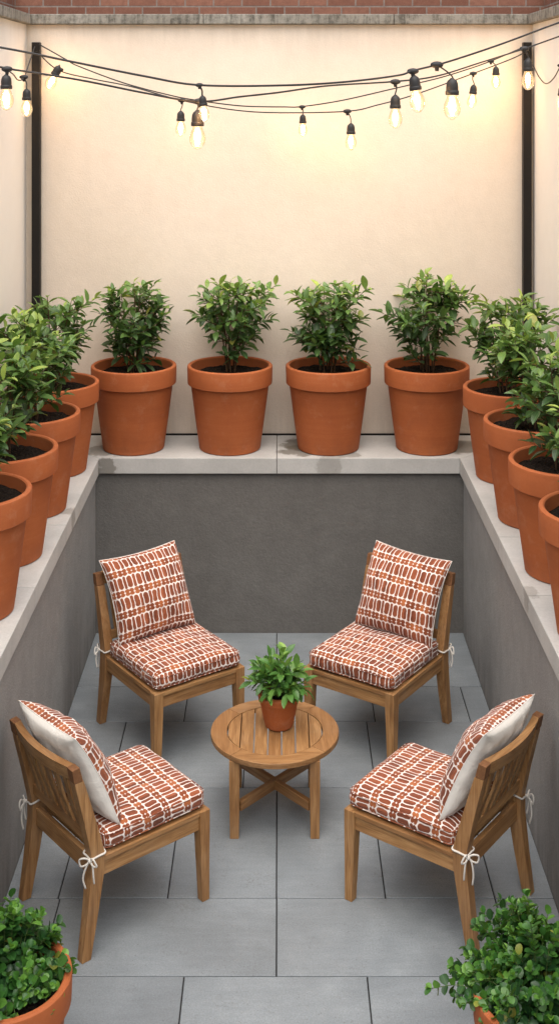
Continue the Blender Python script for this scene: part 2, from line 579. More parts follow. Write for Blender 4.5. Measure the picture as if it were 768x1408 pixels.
M = {}
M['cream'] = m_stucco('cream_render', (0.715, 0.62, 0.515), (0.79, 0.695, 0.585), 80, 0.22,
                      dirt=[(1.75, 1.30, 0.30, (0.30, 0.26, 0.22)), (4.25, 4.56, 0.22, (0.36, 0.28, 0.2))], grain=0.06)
M['cream_brightened'] = m_stucco('cream_render_brightened', (0.83, 0.785, 0.715), (0.88, 0.84, 0.775), 80, 0.22,  # same cream render, colour raised because little daylight reaches the side walls
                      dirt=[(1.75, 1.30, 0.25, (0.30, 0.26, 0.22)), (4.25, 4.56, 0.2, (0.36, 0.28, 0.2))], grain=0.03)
M['grey_shaded'] = m_stucco('grey_render_shaded', (0.130, 0.125, 0.118), (0.175, 0.169, 0.160), 60, 0.5)  # one grey render for all low walls; this copy has the back's shade in its colour
M['grey_lit'] = m_stucco('grey_render_lit', (0.235, 0.233, 0.228), (0.33, 0.327, 0.32), 80, 0.45,  # same render for the sides, colour lightened as if lit from above
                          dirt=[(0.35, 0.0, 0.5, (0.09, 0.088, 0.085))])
M['ledge'] = m_concrete('ledge_concrete', (0.37, 0.367, 0.352), (0.53, 0.527, 0.508), 0.4,
                        stains=((0.16, 9.50, LEDGE, 0.20, 0.8), (0.37, 9.158, LEDGE - 0.04, 0.10, 0.3), (0.15, 9.36, LEDGE, 0.16, 0.7), (0.52, 9.24, LEDGE, 0.10, 0.45), (-1.25, 9.158, LEDGE - 0.05, 0.085, 0.6), (-1.32, 9.36, LEDGE, 0.17, 0.6),
                                (1.42, 9.46, LEDGE, 0.2, 0.72), (-1.30, 8.0, LEDGE, 0.1, 0.45), (1.35, 6.72, LEDGE, 0.09, 0.35)))  # first entry here only darkens the right-hand corner
M['coping'] = m_concrete('old_coping_stone', (0.20, 0.185, 0.155), (0.36, 0.34, 0.295), 0.8, streaks=True)
M['paving'] = m_paving()
M['joint'] = m_simple('dark_joint_sand', (0.022, 0.021, 0.02), 0.95, 0.1, bumps=200)
M['ground'] = m_simple('bare_ground', (0.12, 0.105, 0.09), 0.95, 0.1)
M['wood_x'], M['wood_y'], M['wood_z'] = m_wood('teak_along', 0), m_wood('teak_across', 1), m_wood('teak_upright', 2)
M['end'] = m_endgrain()
M['fabric'] = m_fabric()
M['white'] = m_plain_cotton()
M['tie'] = m_plain_cotton('cotton_tape', (0.66, 0.63, 0.58))
M['terracotta'] = m_terracotta()
M['soil'] = m_soil()
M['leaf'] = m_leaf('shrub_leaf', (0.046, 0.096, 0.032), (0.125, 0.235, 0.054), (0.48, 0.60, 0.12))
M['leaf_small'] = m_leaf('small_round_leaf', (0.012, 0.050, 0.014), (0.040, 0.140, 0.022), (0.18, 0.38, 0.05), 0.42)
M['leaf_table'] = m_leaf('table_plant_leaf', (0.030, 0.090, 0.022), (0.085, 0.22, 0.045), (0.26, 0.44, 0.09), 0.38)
M['stem'] = m_simple('brown_stem', (0.085, 0.050, 0.028), 0.85, 0.2, bumps=120)
M['green_stem'] = m_simple('green_stem', (0.07, 0.11, 0.03), 0.7, 0.3)
M['black'] = m_simple('black_metal', (0.009, 0.0075, 0.0065), 0.5, 0.3)
M['rubber'] = m_simple('black_rubber', (0.022, 0.021, 0.021), 0.55, 0.4)
M['brick'] = m_brick()
M['glass'] = m_glass()
M['filament'] = m_emit('glowing_filament', (1.0, 0.72, 0.38), 40.0)
M['brass'] = m_simple('bulb_cap_brass', (0.45, 0.28, 0.10), 0.35, 0.5, 0.9)

# ------------------------------------------------------------------ the setting: ground and paving
g = obj('ground', box_bm((-60, -60, -0.25), (60, 60, -0.09)), M['ground']); tag(g, kind='structure')
g = obj('joint_bed', box_bm((-XW, -0.5, -0.085), (XW, YB, -0.008)), M['joint']); tag(g, kind='structure')
bm = bmesh.new()
rows = [  # (y near, y far, joints across)
    (8.354, 9.19, [-0.93, -0.02, 0.89]),
    (7.890, 8.354, [-1.158, -0.61, -0.02, 0.61, 1.218]),
    (7.135, 7.890, [-0.975, -0.21, 0.554, 1.30]),
    (6.155, 7.135, [-1.10, -0.556, -0.015, 0.527, 1.07]),
    (5.610, 6.155, [-1.09, -0.014, 1.07]),
    (4.75, 5.610, [-1.26, -0.432, 0.397, 1.22]),
    (3.90, 4.75, [-0.85, -0.02, 0.82]),
    (3.0, 3.90, [-1.2, -0.4, 0.42, 1.24]),
    (2.0, 3.0, [-0.85, -0.02, 0.82]),
    (1.0, 2.0, [-1.2, -0.4, 0.42, 1.24]),
    (-0.5, 1.0, [-0.85, -0.02, 0.82]),
]
rng = random.Random(3)
for y0, y1, js in rows:
    xs = [-XW] + js + [XW]
    for a, b in zip(xs, xs[1:]):
        zt = rng.uniform(-0.0012, 0.0012)
        add_box(bm, (a + 0.003, y0 + 0.003, -0.05), (b - 0.003, y1 - 0.003, zt))
bevel(bm, 0.0022, 1)
pv = obj('paving', bm, M['paving']); tag(pv, kind='structure')

# ------------------------------------------------------------------ walls
def coping_run(parent, polys, z0, z1, mat, name='coping_slab', bev=0.004):
    for pts in polys:
        b = bmesh.new()
        poly_prism(b, pts, z0, z1)
        bevel(b, bev, 2)
        obj(name, b, mat, parent)

CT = 0.115
OV = 0.032
XC, YC = XW - OV, YB - OV
G = 0.002
w = thing('retaining_wall', 'low dark grey rendered wall with pale concrete ledge at the far end, under the four middle pots', 'wall', (0, 0, 0), 0, 'low planter walls round the patio')
obj('wall_face', box_bm((-XW, YB, -0.2), (XW, YU - 0.003, LEDGE - CT - 0.002)), M['grey_shaded'], w)
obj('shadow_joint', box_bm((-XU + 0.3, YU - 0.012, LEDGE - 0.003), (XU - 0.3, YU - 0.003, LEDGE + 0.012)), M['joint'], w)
coping_run(w, [[(-XC + G, YC), (-0.02 - G, YC), (-0.02 - G, YU - 0.014), (-XU + G, YU - 0.014), ],
               [(-0.02 + G, YC), (XC - G, YC), (XU - G, YU - 0.014), (-0.02 + G, YU - 0.014)]], LEDGE - CT, LEDGE, M['ledge'])
for sx, cuts, lab in ((-1, [7.74, 6.755, 5.77, 4.79, 3.8, 2.8, 1.8], 'low grey rendered wall with pale ledge running along the left side of the patio'),
                      (1, [7.53, 6.65, 5.74, 4.80, 3.85, 2.9, 1.9], 'low grey rendered wall with pale ledge running along the right side of the patio')):
    w = thing('retaining_wall', lab, 'wall', (0, 0, 0), 0, 'low planter walls round the patio')
    lo, hi = sorted((sx * XW, sx * (XU - 0.003)))
    obj('wall_face', box_bm((lo, 0.6, -0.2), (hi, YB - 0.002 + 0.6, LEDGE - CT - 0.004)), M['grey_lit'], w)
    polys = []
    far = [(sx * (XC), YC), (sx * XU - sx * 0.003, YU - 0.016)]
    prev = None
    for i, c in enumerate(cuts):
        a0, a1 = (sx * XC, c + G), (sx * XU - sx * 0.003, c + G)
        if prev is None:
            pts = [a0, far[0], (far[1][0], far[1][1]), a1]
            pts = [(sx * XC, c + G), (sx * XC, YC - G), (sx * (XU - 0.003), YU - 0.016 - G), (sx * (XU - 0.003), c + G)]
        else:
            pts = [(sx * XC, c + G), (sx * XC, prev - G), (sx * (XU - 0.003), prev - G), (sx * (XU - 0.003), c + G)]
        polys.append(pts)
        prev = c
    coping_run(w, polys, LEDGE - CT, LEDGE, M['ledge'])

CO = 0.045
COZ = 0.082
w = thing('boundary_wall', 'tall cream rendered wall at the far end behind the four middle shrubs', 'wall', (0, 0, 0), 0, 'tall cream boundary walls')
obj('wall_face', box_bm((-XU, YU, -0.2), (XU, YU + 0.22, ZTOP)), M['cream'], w)
coping_run(w, [[(-XU + CO + G, YU - CO), (-0.6, YU - CO), (-0.6, YU + 0.25), (-XU - 0.2 + G, YU + 0.25)], [(-0.6 + 0.003, YU - CO), (0.9, YU - CO), (0.9, YU + 0.25), (-0.6 + 0.003, YU + 0.25)],
               [(0.903, YU - CO), (XU - CO - G, YU - CO), (XU + 0.2 - G, YU + 0.25), (0.903, YU + 0.25)]], ZTOP + 0.002, ZTOP + COZ, M['coping'], 'coping_stone', 0.008)
for sx, lab in ((-1, 'tall cream rendered wall with stone coping on the left of the courtyard'), (1, 'tall cream rendered wall with stone coping on the right of the courtyard')):
    w = thing('boundary_wall', lab, 'wall', (0, 0, 0), 0, 'tall cream boundary walls')
    lo, hi = sorted((sx * XU, sx * (XU + 0.15)))
    obj('wall_face', box_bm((lo, 0.6, -0.2), (hi, YU + 0.22, ZTOP)), M['cream_brightened'], w)
    yy = [0.6, 2.3, 4.0, 5.7, 7.4]
    polys = [[(sx * (XU - CO), a + 0.002), (sx * (XU - CO), b - 0.002), (sx * (XU + 0.16), b - 0.002), (sx * (XU + 0.16), a + 0.002)] for a, b in zip(yy, yy[1:])]
    polys.append([(sx * (XU - CO), 7.402), (sx * (XU - CO), YU - CO - G), (sx * (XU + 0.16), YU + 0.2), (sx * (XU + 0.16), 7.402)])
    coping_run(w, polys, ZTOP + 0.002, ZTOP + COZ, M['coping'], 'coping_stone', 0.008)


def brick_panel(p0, p1, z0, z1, thick):
    """an upright brick slab whose UVs run in metres along it"""
    p0, p1 = Vector(p0), Vector(p1)
    d = (p1 - p0); L = d.length; d.normalize()
    nrm = Vector((d.y, -d.x))
    b = bmesh.new()
    uvl = b.loops.layers.uv.new('UVMap')
    q = [p0, p1, p1 - nrm * thick, p0 - nrm * thick]
    add_loft(b, [[(v.x, v.y, z0) for v in q], [(v.x, v.y, z1) for v in q]])
    for f in b.faces:
        for lp in f.loops:
            v = Vector(lp.vert.co.xy) - p0
            lp[uvl].uv = (v.dot(d) + abs(v.dot(nrm)), lp.vert.co.z + 0.028)
    return b

bw = tag(obj('brick_wall', brick_panel((-2.19, 10.25), (2.19, 10.25), -0.2, 5.05, 0.25), M['brick']), 'red brick wall rising behind the stone coping at the very top', 'wall')
tag(obj('brick_wall', brick_panel((-2.19, 1.0), (-2.19, 10.247), -0.2, 4.86, 0.22), M['brick']), 'dark red brick wall seen over the coping in the top left corner', 'wall')
tag(obj('brick_wall', brick_panel((2.19, 10.247), (2.19, 1.0), -0.2, 4.86, 0.22), M['brick']), 'dark red brick wall seen over the coping in the top right corner', 'wall')

# black posts in the back corners
for px, lab in ((50.5, 'slim black metal post in the left back corner holding the light strings'), (723.5, 'slim black metal post in the right back corner holding the light strings')):
    x = (px - 384) * 9.735 / FPX
    p = thing('metal_post', lab, 'post', (x, 9.735, LEDGE), 0, 'black corner posts')
    obj('tube', box_bm((-0.033, -0.033, 0.004), (0.033, 0.033, 3.105), 0.005), M['black'], p)
    obj('base_plate', box_bm((-0.05, -0.05, 0.0005), (0.05, 0.05, 0.008), 0.002), M['black'], p)
    b = bmesh.new()
    ring = [(0.012 * math.cos(a), -0.045 + 0.012 * math.sin(a), 3.03) for a in [2 * PI * i / 12 for i in range(13)]]
    add_tube(b, ring, 0.0035, 6)
    obj('hook', b, M['black'], p, True)

# ------------------------------------------------------------------ terracotta pots
def pot_profile(rb, rt, h, band, lip):
    rw = rt - lip
    zb = h - band
    return [(0.0, 0.0), (rb - 0.01, 0.0), (rb, 0.008), (rb + (rw - rb) * 0.5, zb * 0.5), (rw - 0.002, zb - 0.004), (rw, zb),
            (rt - 0.010, zb + 0.001), (rt - 0.004, zb + 0.006), (rt - 0.003, zb + 0.02), (rt, h - 0.016), (rt - 0.002, h - 0.006), (rt - 0.009, h),
            (rt - 0.024, h), (rt - 0.031, h - 0.006), (rt - 0.034, h - 0.02), (rt - 0.040, h - band - 0.02), (rt - 0.05, h - band - 0.06), (0.0, h - band - 0.06)]


def pot_bm(rb, rt, h, band, lip, seg=72):
    b = bmesh.new()
    add_lathe(b, pot_profile(rb, rt, h, band, lip), seg)
    return b


def soil_bm(r, z, seed, rough=0.016):
    b = bmesh.new()
    n = 26
    prev = None
    rr = random.Random(seed)
    off = Vector((rr.uniform(0, 50), rr.uniform(0, 50), 0))
    for k in range(n + 1):
        rad = r * k / n
        cnt = 48
        if k == 0:
            cur = [b.verts.new((0, 0, z + 0.02))]
        else:
            cur = []
            for i in range(cnt):
                a = 2 * PI * i / cnt
                p = Vector((rad * math.cos(a), rad * math.sin(a), 0))
                h = noise.noise((p + off) * 38) * rough * 0.7 + noise.noise((p + off) * 9) * rough + 0.02 * (1 - (k / n) ** 2)
                cur.append(b.verts.new((p.x, p.y, z + h)))
        if prev:
            for i in range(cnt):
                j = (i + 1) % cnt
                if len(prev) == 1: b.faces.new((prev[0], cur[i], cur[j]))
                else: b.faces.new((prev[i], prev[j], cur[j], cur[i]))
        prev = cur
    return b


# ------------------------------------------------------------------ leaves
class Leaves:
    def __init__(self):
        self.v, self.f, self.a, self.uv = [], [], [], []

    def add(self, base, d, nrm, L, W, age, droop=0.25, fold=0.22, tip=0.62, roundness=1.0):
        d = d.normalized()
        side = d.cross(nrm)
        if side.length < 1e-5: side = d.orthogonal()
        side.normalize()
        up = side.cross(d).normalized()
        ts = (0.0, 0.12, 0.32, 0.55, 0.78, 0.93, 1.0)
        ws = (0.05, 0.42, 0.88, 1.0, 0.72, 0.30, 0.0) if roundness < 1.5 else (0.06, 0.55, 0.95, 1.0, 0.86, 0.52, 0.0)
        i0 = len(self.v)
        for t, w in zip(ts, ws):
            c = base + d * (L * t) + up * (L * (0.10 * t - droop * t * t))
            hw = W * 0.5 * w
            lift = up * (hw * fold * 2)
            self.v += [c - side * hw + lift, c, c + side * hw + lift]
            self.a += [age] * 3
            self.uv += [(t, 0.5 - 0.5 * w), (t, 0.5), (t, 0.5 + 0.5 * w)]
        n = len(ts)
        for k in range(n - 1):
            a = i0 + 3 * k
            if k < n - 2:
                self.f += [(a, a + 1, a + 4, a + 3), (a + 1, a + 2, a + 5, a + 4)]
            else:
                self.f += [(a, a + 1, a + 4), (a + 1, a + 2, a + 4)]

    def build(self, name, mat, parent):
        me = bpy.data.meshes.new(name)
        me.from_pydata([tuple(v) for v in self.v], [], self.f)
        at_ = me.attributes.new('age', 'FLOAT', 'POINT')
        at_.data.foreach_set('value', self.a)
        uvl = me.uv_layers.new(name='UVMap')
        for lp in me.loops:
            uvl.data[lp.index].uv = self.uv[lp.vertex_index]
        return link_mesh(name, me, mat, parent, True)


def rand_dir(r, zlo=-1, zhi=1):
    z = r.uniform(zlo, zhi); a = r.uniform(0, 2 * PI); s = math.sqrt(max(0, 1 - z * z))
    return Vector((s * math.cos(a), s * math.sin(a), z))


def shrub(seed, z0, H, W, leafL, leafW, n_main=8, twigs=6, skew=(0, 0), up_bias=0.0, bare=0.36):
    """upright shrub: bare brown stems below, whorls of pointed leaves above"""
    r = random.Random(seed)
    stems = bmesh.new()
    lv = Leaves()
    a0 = r.uniform(0, 6.28)
    for i in range(n_main):
        ang = a0 + 2 * PI * i / n_main + r.uniform(-0.3, 0.3)
        inner = (i % 3 == 0)
        rad = W * 0.5 * (r.uniform(0.05, 0.35) if inner else r.uniform(0.45, 0.72))
        hh = H * (r.uniform(0.84, 1.0) if inner else r.uniform(0.62, 0.94))
        base = Vector((0.05 * math.cos(ang) * r.uniform(.4, 1.3), 0.05 * math.sin(ang) * r.uniform(.4, 1.3), z0))
        tip = Vector((rad * math.cos(ang) + skew[0], rad * math.sin(ang) + skew[1], z0 + hh * 0.9))
        mid = base.lerp(tip, 0.5) + Vector((-math.cos(ang), -math.sin(ang), 0)) * rad * 0.16 + Vector((r.uniform(-.02, .02), r.uniform(-.02, .02), 0.03))
        pts = catmull([base, mid, tip], 8)
        add_tube(stems, pts, [0.0065 * (1 - 0.65 * k / (len(pts) - 1)) for k in range(len(pts))], 6)
        ends = [(pts[-4:], 1.0)]
        for k in range(twigs):
            t0 = r.uniform(bare, 0.95) if k else r.uniform(bare * 0.4, bare + 0.05)
            p = pts[int(t0 * (len(pts) - 1))]
            a2 = ang + r.uniform(-1.7, 1.7)
            reach = W * r.uniform(0.14, 0.31)
            zz = r.uniform(0.02, 0.17) * H * (1.2 - t0 * .4) + up_bias
            q = p + Vector((reach * math.cos(a2), reach * math.sin(a2), zz))
            hx = Vector((q.x - skew[0], q.y - skew[1], 0))
            if hx.length > W * 0.47: q -= hx.normalized() * (hx.length - W * 0.47)
            q.z = min(q.z, z0 + H * r.uniform(0.90, 1.0))
            m2 = p.lerp(q, 0.5) + Vector((0, 0, -0.012))
            tp = catmull([p, m2, q], 4)
            add_tube(stems, tp, [0.0034 * (1 - 0.5 * j / (len(tp) - 1)) for j in range(len(tp))], 5)
            ends.append((tp, t0))
        for tp, t0 in ends:
            L = sum((b - a).length for a, b in zip(tp, tp[1:]))
            n = max(5, int(L / 0.021))
            ph = r.uniform(0, 6.28)
            for j in range(n):
                s = 0.22 + 0.78 * j / (n - 1)
                x = s * (len(tp) - 1); k = min(int(x), len(tp) - 2)
                p = tp[k].lerp(tp[k + 1], x - k)
                ax = (tp[k + 1] - tp[k]).normalized()
                e1 = ax.orthogonal().normalized(); e2 = ax.cross(e1)
                ph += 2.4 + r.uniform(-0.25, 0.25)
                rad_d = e1 * math.cos(ph) + e2 * math.sin(ph)
                spread = r.uniform(0.95, 1.45) if s < 0.85 else r.uniform(0.45, 0.95)
                d = ax * math.cos(spread) + rad_d * math.sin(spread)
                d.z = d.z * 0.65 + r.uniform(-0.05, 0.20)
                hfrac = (p.z - z0) / H
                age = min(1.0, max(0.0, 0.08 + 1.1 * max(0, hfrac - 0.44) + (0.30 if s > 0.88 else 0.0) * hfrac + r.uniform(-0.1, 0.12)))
                size = r.uniform(0.62, 1.1) * (0.72 if s > 0.92 else 1.0)
                nrm = Vector((0, 0, 1.3)) + rand_dir(r) * 0.45 + rad_d * 0.15
                lv.add(p, d, nrm, leafL * size, leafW * size * r.uniform(0.8, 1.1), age, r.uniform(0.05, 0.30), r.uniform(0.10, 0.32))
    return stems, lv


def potted_shrub(seed, x, y, label, group, rz=0.0, H=0.66, W=0.62, twigs=6, skew=(0, 0), sc=1.0, bare=0.36):
    t = thing('potted_shrub', label, 'potted plant', (x, y, LEDGE), rz, group)
    p = pot_bm(0.232, 0.325, 0.635, 0.142, 0.026)
    bmesh.ops.scale(p, vec=(sc, sc, 1.0), verts=p.verts)
    obj('pot', p, M['terracotta'], t, True, 35)
    obj('soil', soil_bm(0.288, 0.565, seed), M['soil'], t, True)
    st, lv = shrub(seed, 0.56, H + 0.06, W, 0.118, 0.054, twigs=twigs, skew=skew, bare=bare)
    obj('stems', st, M['stem'], t, True)
    lv.build('foliage', M['leaf'], t)
    return t

GP = 'terracotta pots with shrubs on the ledge'
GY = 9.435
def bx(px): return (px - 384) * GY / FPX
potted_shrub(11, bx(184), GY, 'leafy shrub in terracotta pot, leftmost of the four against the back wall', GP, 0.3, 0.73, 0.66, 8, (0.01, 0), 1.0, 0.26)
potted_shrub(24, bx(316), GY, 'loose shrub with bare twiggy stems in terracotta pot, second from left against the back wall', GP, 0.2, 0.74, 0.74, 7, (0.0, 0), 1.0, 0.42)
potted_shrub(37, bx(451), GY, 'dense shrub in terracotta pot beside a dark damp stain on the back ledge', GP, 2.2, 0.73, 0.72, 8, (0.0, 0), 1.0, 0.28)
potted_shrub(41, bx(586), GY, 'broad open shrub in terracotta pot, rightmost of the four against the back wall', GP, 0.4, 0.75, 0.76, 7, (-0.03, 0), 1.0, 0.38)
labL = ['shrub in terracotta pot on the left ledge, farthest back beside the black post', 'shrub in terracotta pot on the left ledge, second from the back',
        'shrub in terracotta pot on the left ledge, third from the back', 'shrub in terracotta pot on the left ledge, nearest and cut by the photo edge']
labR = ['shrub in terracotta pot on the right ledge, farthest back below the black post', 'shrub in terracotta pot on the right ledge, second from the back',
        'shrub in terracotta pot on the right ledge, third from the back with soil showing', 'terracotta pot on the right ledge, nearest and cut by the photo edge']
for i, (y, lab) in enumerate(zip((8.87, 8.03, 7.22, 6.45), labL)):
    potted_shrub(53 + 7 * i, -1.618, y, lab, GP, 0.8 * i, 0.74, 0.65, 7)
for i, (y, lab) in enumerate(zip((8.72, 7.84, 6.98, 6.16), labR)):
    potted_shrub(101 + 9 * i, 1.618, y, lab, GP, 1.9 + 0.9 * i, (0.76, 0.74, 0.72, 0.62)[i], 0.65, 7)


# ------------------------------------------------------------------ low round-leaved plants on the floor
def cushion_plant(seed, z0, rad, H, n_sprigs=240, skew=(0, 0)):
    r = random.Random(seed)
    stems = bmesh.new()
    lv = Leaves()
    for i in range(n_sprigs):
        a = r.uniform(0, 2 * PI)
        u = math.sqrt(r.uniform(0.0, 1.0))
        long_ = i % 8 == 0
        reach = rad * u * (1.0 if not long_ else 1.3)
        lump = 0.80 + 0.55 * noise.noise(Vector((math.cos(a) * u * 2.2 + seed, math.sin(a) * u * 2.2, 0.5)))
        top = z0 + H * lump * (1 - 0.78 * u ** 2.4) * (1.0 if not long_ else 1.2)
        inner = r.random() < 0.35
        if inner: top = z0 + (top - z0) * r.uniform(0.45, 0.85)
        tip = Vector((reach * math.cos(a) + skew[0], reach * math.sin(a) + skew[1], top))
        base = Vector((tip.x * 0.35, tip.y * 0.35, z0))
        mid = base.lerp(tip, 0.55) + Vector((0, 0, H * 0.16))
        tp = catmull([base, mid, tip], 6)
        add_tube(stems, tp, 0.0017, 4)
        L = sum((q - p).length for p, q in zip(tp, tp[1:]))
        n = max(4, int(L * 0.75 / 0.028))
        ph = r.uniform(0, 6.28)
        for j in range(n):
            s = 1 - 0.75 * j / max(1, n - 1)
            x = s * (len(tp) - 1); k = min(int(x), len(tp) - 2)
            p = tp[k].lerp(tp[k + 1], x - k)
            ax = (tp[k + 1] - tp[k]).normalized()
            e1 = ax.orthogonal().normalized(); e2 = ax.cross(e1)
            ph += PI / 2 + r.uniform(-0.3, 0.3)
            for sgn in (1, -1):
                rd = (e1 * math.cos(ph) + e2 * math.sin(ph)) * sgn
                sp = 1.25 if j else 0.8
                d = ax * math.cos(sp) + rd * math.sin(sp)
                size = r.uniform(0.75, 1.2) * (0.8 if j == 0 else 1.0)
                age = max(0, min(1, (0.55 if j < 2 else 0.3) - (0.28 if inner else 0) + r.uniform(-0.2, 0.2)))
                lv.add(p, d, Vector((0, 0, 1)) + ax * 0.5 + rand_dir(r) * 0.35, 0.039 * size, 0.031 * size, age, r.uniform(-0.1, 0.25), r.uniform(0.1, 0.3), roundness=2)
            if j == 0:
                lv.add(p, ax + rand_dir(r) * 0.3, rand_dir(r), 0.028, 0.021, min(1, 0.75 + r.uniform(-.15, .2)), 0.1, 0.3, roundness=2)
    return stems, lv


for seed, x, y, rad, H, lab in ((5, -1.075, 4.845, 0.265, 0.27, 'bushy small leaved plant in terracotta pot on the floor, bottom left corner'),
                                (9, 1.005, 4.75, 0.325, 0.255, 'bushy small leaved plant spilling over its terracotta pot, bottom right corner')):
    t = thing('potted_plant', lab, 'potted plant', (x, y, 0), 0.0, 'small leaved plants in pots on the floor')
    obj('pot', pot_bm(0.19, 0.262, 0.55, 0.12, 0.022), M['terracotta'], t, True, 35)
    obj('soil', soil_bm(0.228, 0.49, seed), M['soil'], t, True)
    st, lv = cushion_plant(seed, 0.48, rad, H, 190 if seed == 5 else 240, (-0.01, 0.03) if seed == 5 else (0.0, 0.105))
    obj('stems', st, M['green_stem'], t, True)
    lv.build('foliage', M['leaf_small'], t)

# ------------------------------------------------------------------ chair
CW, CD, CS = 0.275, 0.30, 0.44          # half width, half depth to leg centres, seat frame height


def frame_bar(name, parent, p0, p1, w, d, bev=0.003, mat=None):
    """a straight board from p0 to p1, w wide across, d deep"""
    p0, p1 = Vector(p0), Vector(p1)
    L = (p1 - p0).length
    b = bmesh.new()
    add_box(b, (-w / 2, -d / 2, 0), (w / 2, d / 2, L))
    if bev: bevel(b, bev, 2)
    o = obj(name, b, mat or M['wood_z'], parent)
    z = (p1 - p0).normalized()
    y = Vector((0, 0, 1)) if abs(z.z) < 0.9 else Vector((0, 1, 0))
    x = y.cross(z).normalized(); y = z.cross(x)
    m = Matrix((x, y, z)).transposed().to_4x4()
    m.translation = p0
    o.matrix_local = m
    return o


def make_chair():
    t = thing('lounge_chair', 'chair', 'chair')
    for s in (-1, 1):
        b = bmesh.new()          # front leg, square above and tapering to the foot
        add_loft(b, [rect((s * 0.006, -0.006, 0), 0.041, 0.041), rect((s * 0.002, -0.002, 0.20), 0.050, 0.050), rect((0, 0, 0.36), 0.057, 0.057), rect((0, 0, CS), 0.057, 0.057)])
        bevel(b, 0.003, 2)
        o = obj('leg', b, M['wood_z'], t); o.location = (s * CW, -CD, 0)
        b = bmesh.new()          # back leg that runs on up as the post of the backrest
        add_loft(b, [rect((s * 0.006, 0.062, 0), 0.043, 0.047), rect((s * 0.002, 0.028, 0.20), 0.051, 0.059), rect((0, 0.002, 0.38), 0.056, 0.070), rect((0, 0.002, 0.47), 0.056, 0.070),
                     rect((0, 0.040, 0.62), 0.054, 0.060), rect((0, 0.088, 0.79), 0.051, 0.050), rect((0, 0.097, 0.822), 0.050, 0.046)])
        bevel(b, 0.003, 2)
        o = obj('leg', b, M['wood_z'], t); o.location = (s * CW, CD, 0)
        frame_bar('apron', t, (s * (CW + 0.002), -CD + 0.027, 0.383), (s * (CW + 0.002), CD - 0.031, 0.383), 0.026, 0.066)
        frame_bar('seat_rail', t, (s * (CW - 0.002), -CD + 0.027, 0.428), (s * (CW - 0.002), CD - 0.031, 0.428), 0.050, 0.022)
    frame_bar('apron', t, (-CW + 0.027, -CD - 0.002, 0.383), (CW - 0.027, -CD - 0.002, 0.383), 0.026, 0.066)
    frame_bar('seat_rail', t, (-CW + 0.027, -CD + 0.002, 0.428), (CW - 0.027, -CD + 0.002, 0.428), 0.050, 0.022)
    frame_bar('apron', t, (-CW + 0.026, CD + 0.004, 0.395), (CW - 0.026, CD + 0.004, 0.395), 0.028, 0.085)
    b = bmesh.new()
    for k in range(7):
        y = -0.235 + 0.078 * k
        add_box(b, (-CW + 0.028, y - 0.03, 0.405), (CW - 0.028, y + 0.03, 0.425))
    bevel(b, 0.003, 1)
    obj('seat_slats', b, M['wood_x'], t)
    # backrest: lower rail, upright slats, curved top rail with darker end blocks
    frame_bar('lower_rail', t, (-CW + 0.025, CD + 0.022, 0.535), (CW - 0.025, CD + 0.022, 0.535), 0.024, 0.05)
    sag = lambda x: 0.034 * (1 - (x / 0.25) ** 2)
    b = bmesh.new()
    for k in range(6):
        x = -0.1875 + 0.075 * k
        yb, yt = CD + 0.025, CD + 0.098 + sag(x) * 0.92
        add_loft(b, [rect((x, yb, 0.552), 0.044, 0.014), rect((x, (yb + yt) / 2 + 0.004, 0.69), 0.044, 0.014), rect((x, yt, 0.832), 0.044, 0.014)])
    bevel(b, 0.002, 1)
    obj('back_slats', b, M['wood_z'], t)
    b = bmesh.new()
    n = 16
    rings = []
    for k in range(n + 1):
        x = -0.2515 + 0.503 * k / n
        y = CD + 0.099 + sag(max(-0.25, min(0.25, x)))
        rings.append([(x, y - 0.017, 0.824), (x, y + 0.015, 0.820), (x, y + 0.033, 0.886), (x, y - 0.001, 0.890)])
    add_loft(b, rings)
    bmesh.ops.bevel(b, geom=[e for e in b.edges if abs(e.verts[0].co.x - e.verts[1].co.x) > 0.01], offset=0.004, segments=2, profile=0.6, affect='EDGES')
    obj('top_rail', b, M['wood_x'], t, True, 40)
    for s in (-1, 1):
        b = bmesh.new()
        y = CD + 0.099
        xa, xb = sorted((s * 0.2525, s * 0.301))
        add_loft(b, [[(xa, y - 0.022, 0.823), (xb, y - 0.022, 0.823), (xb, y + 0.024, 0.823), (xa, y + 0.024, 0.823)],
                     [(xa, y - 0.003, 0.891), (xb, y - 0.003, 0.891), (xb, y + 0.036, 0.886), (xa, y + 0.036, 0.886)]])
        bevel(b, 0.003, 2)
        obj('end_block', b, M['end'], t)
    # seat cushion, tied on
    obj_c = seat_cushion(t)
    for s in (-1, 1):
        tie(obj_c, s)
    return t


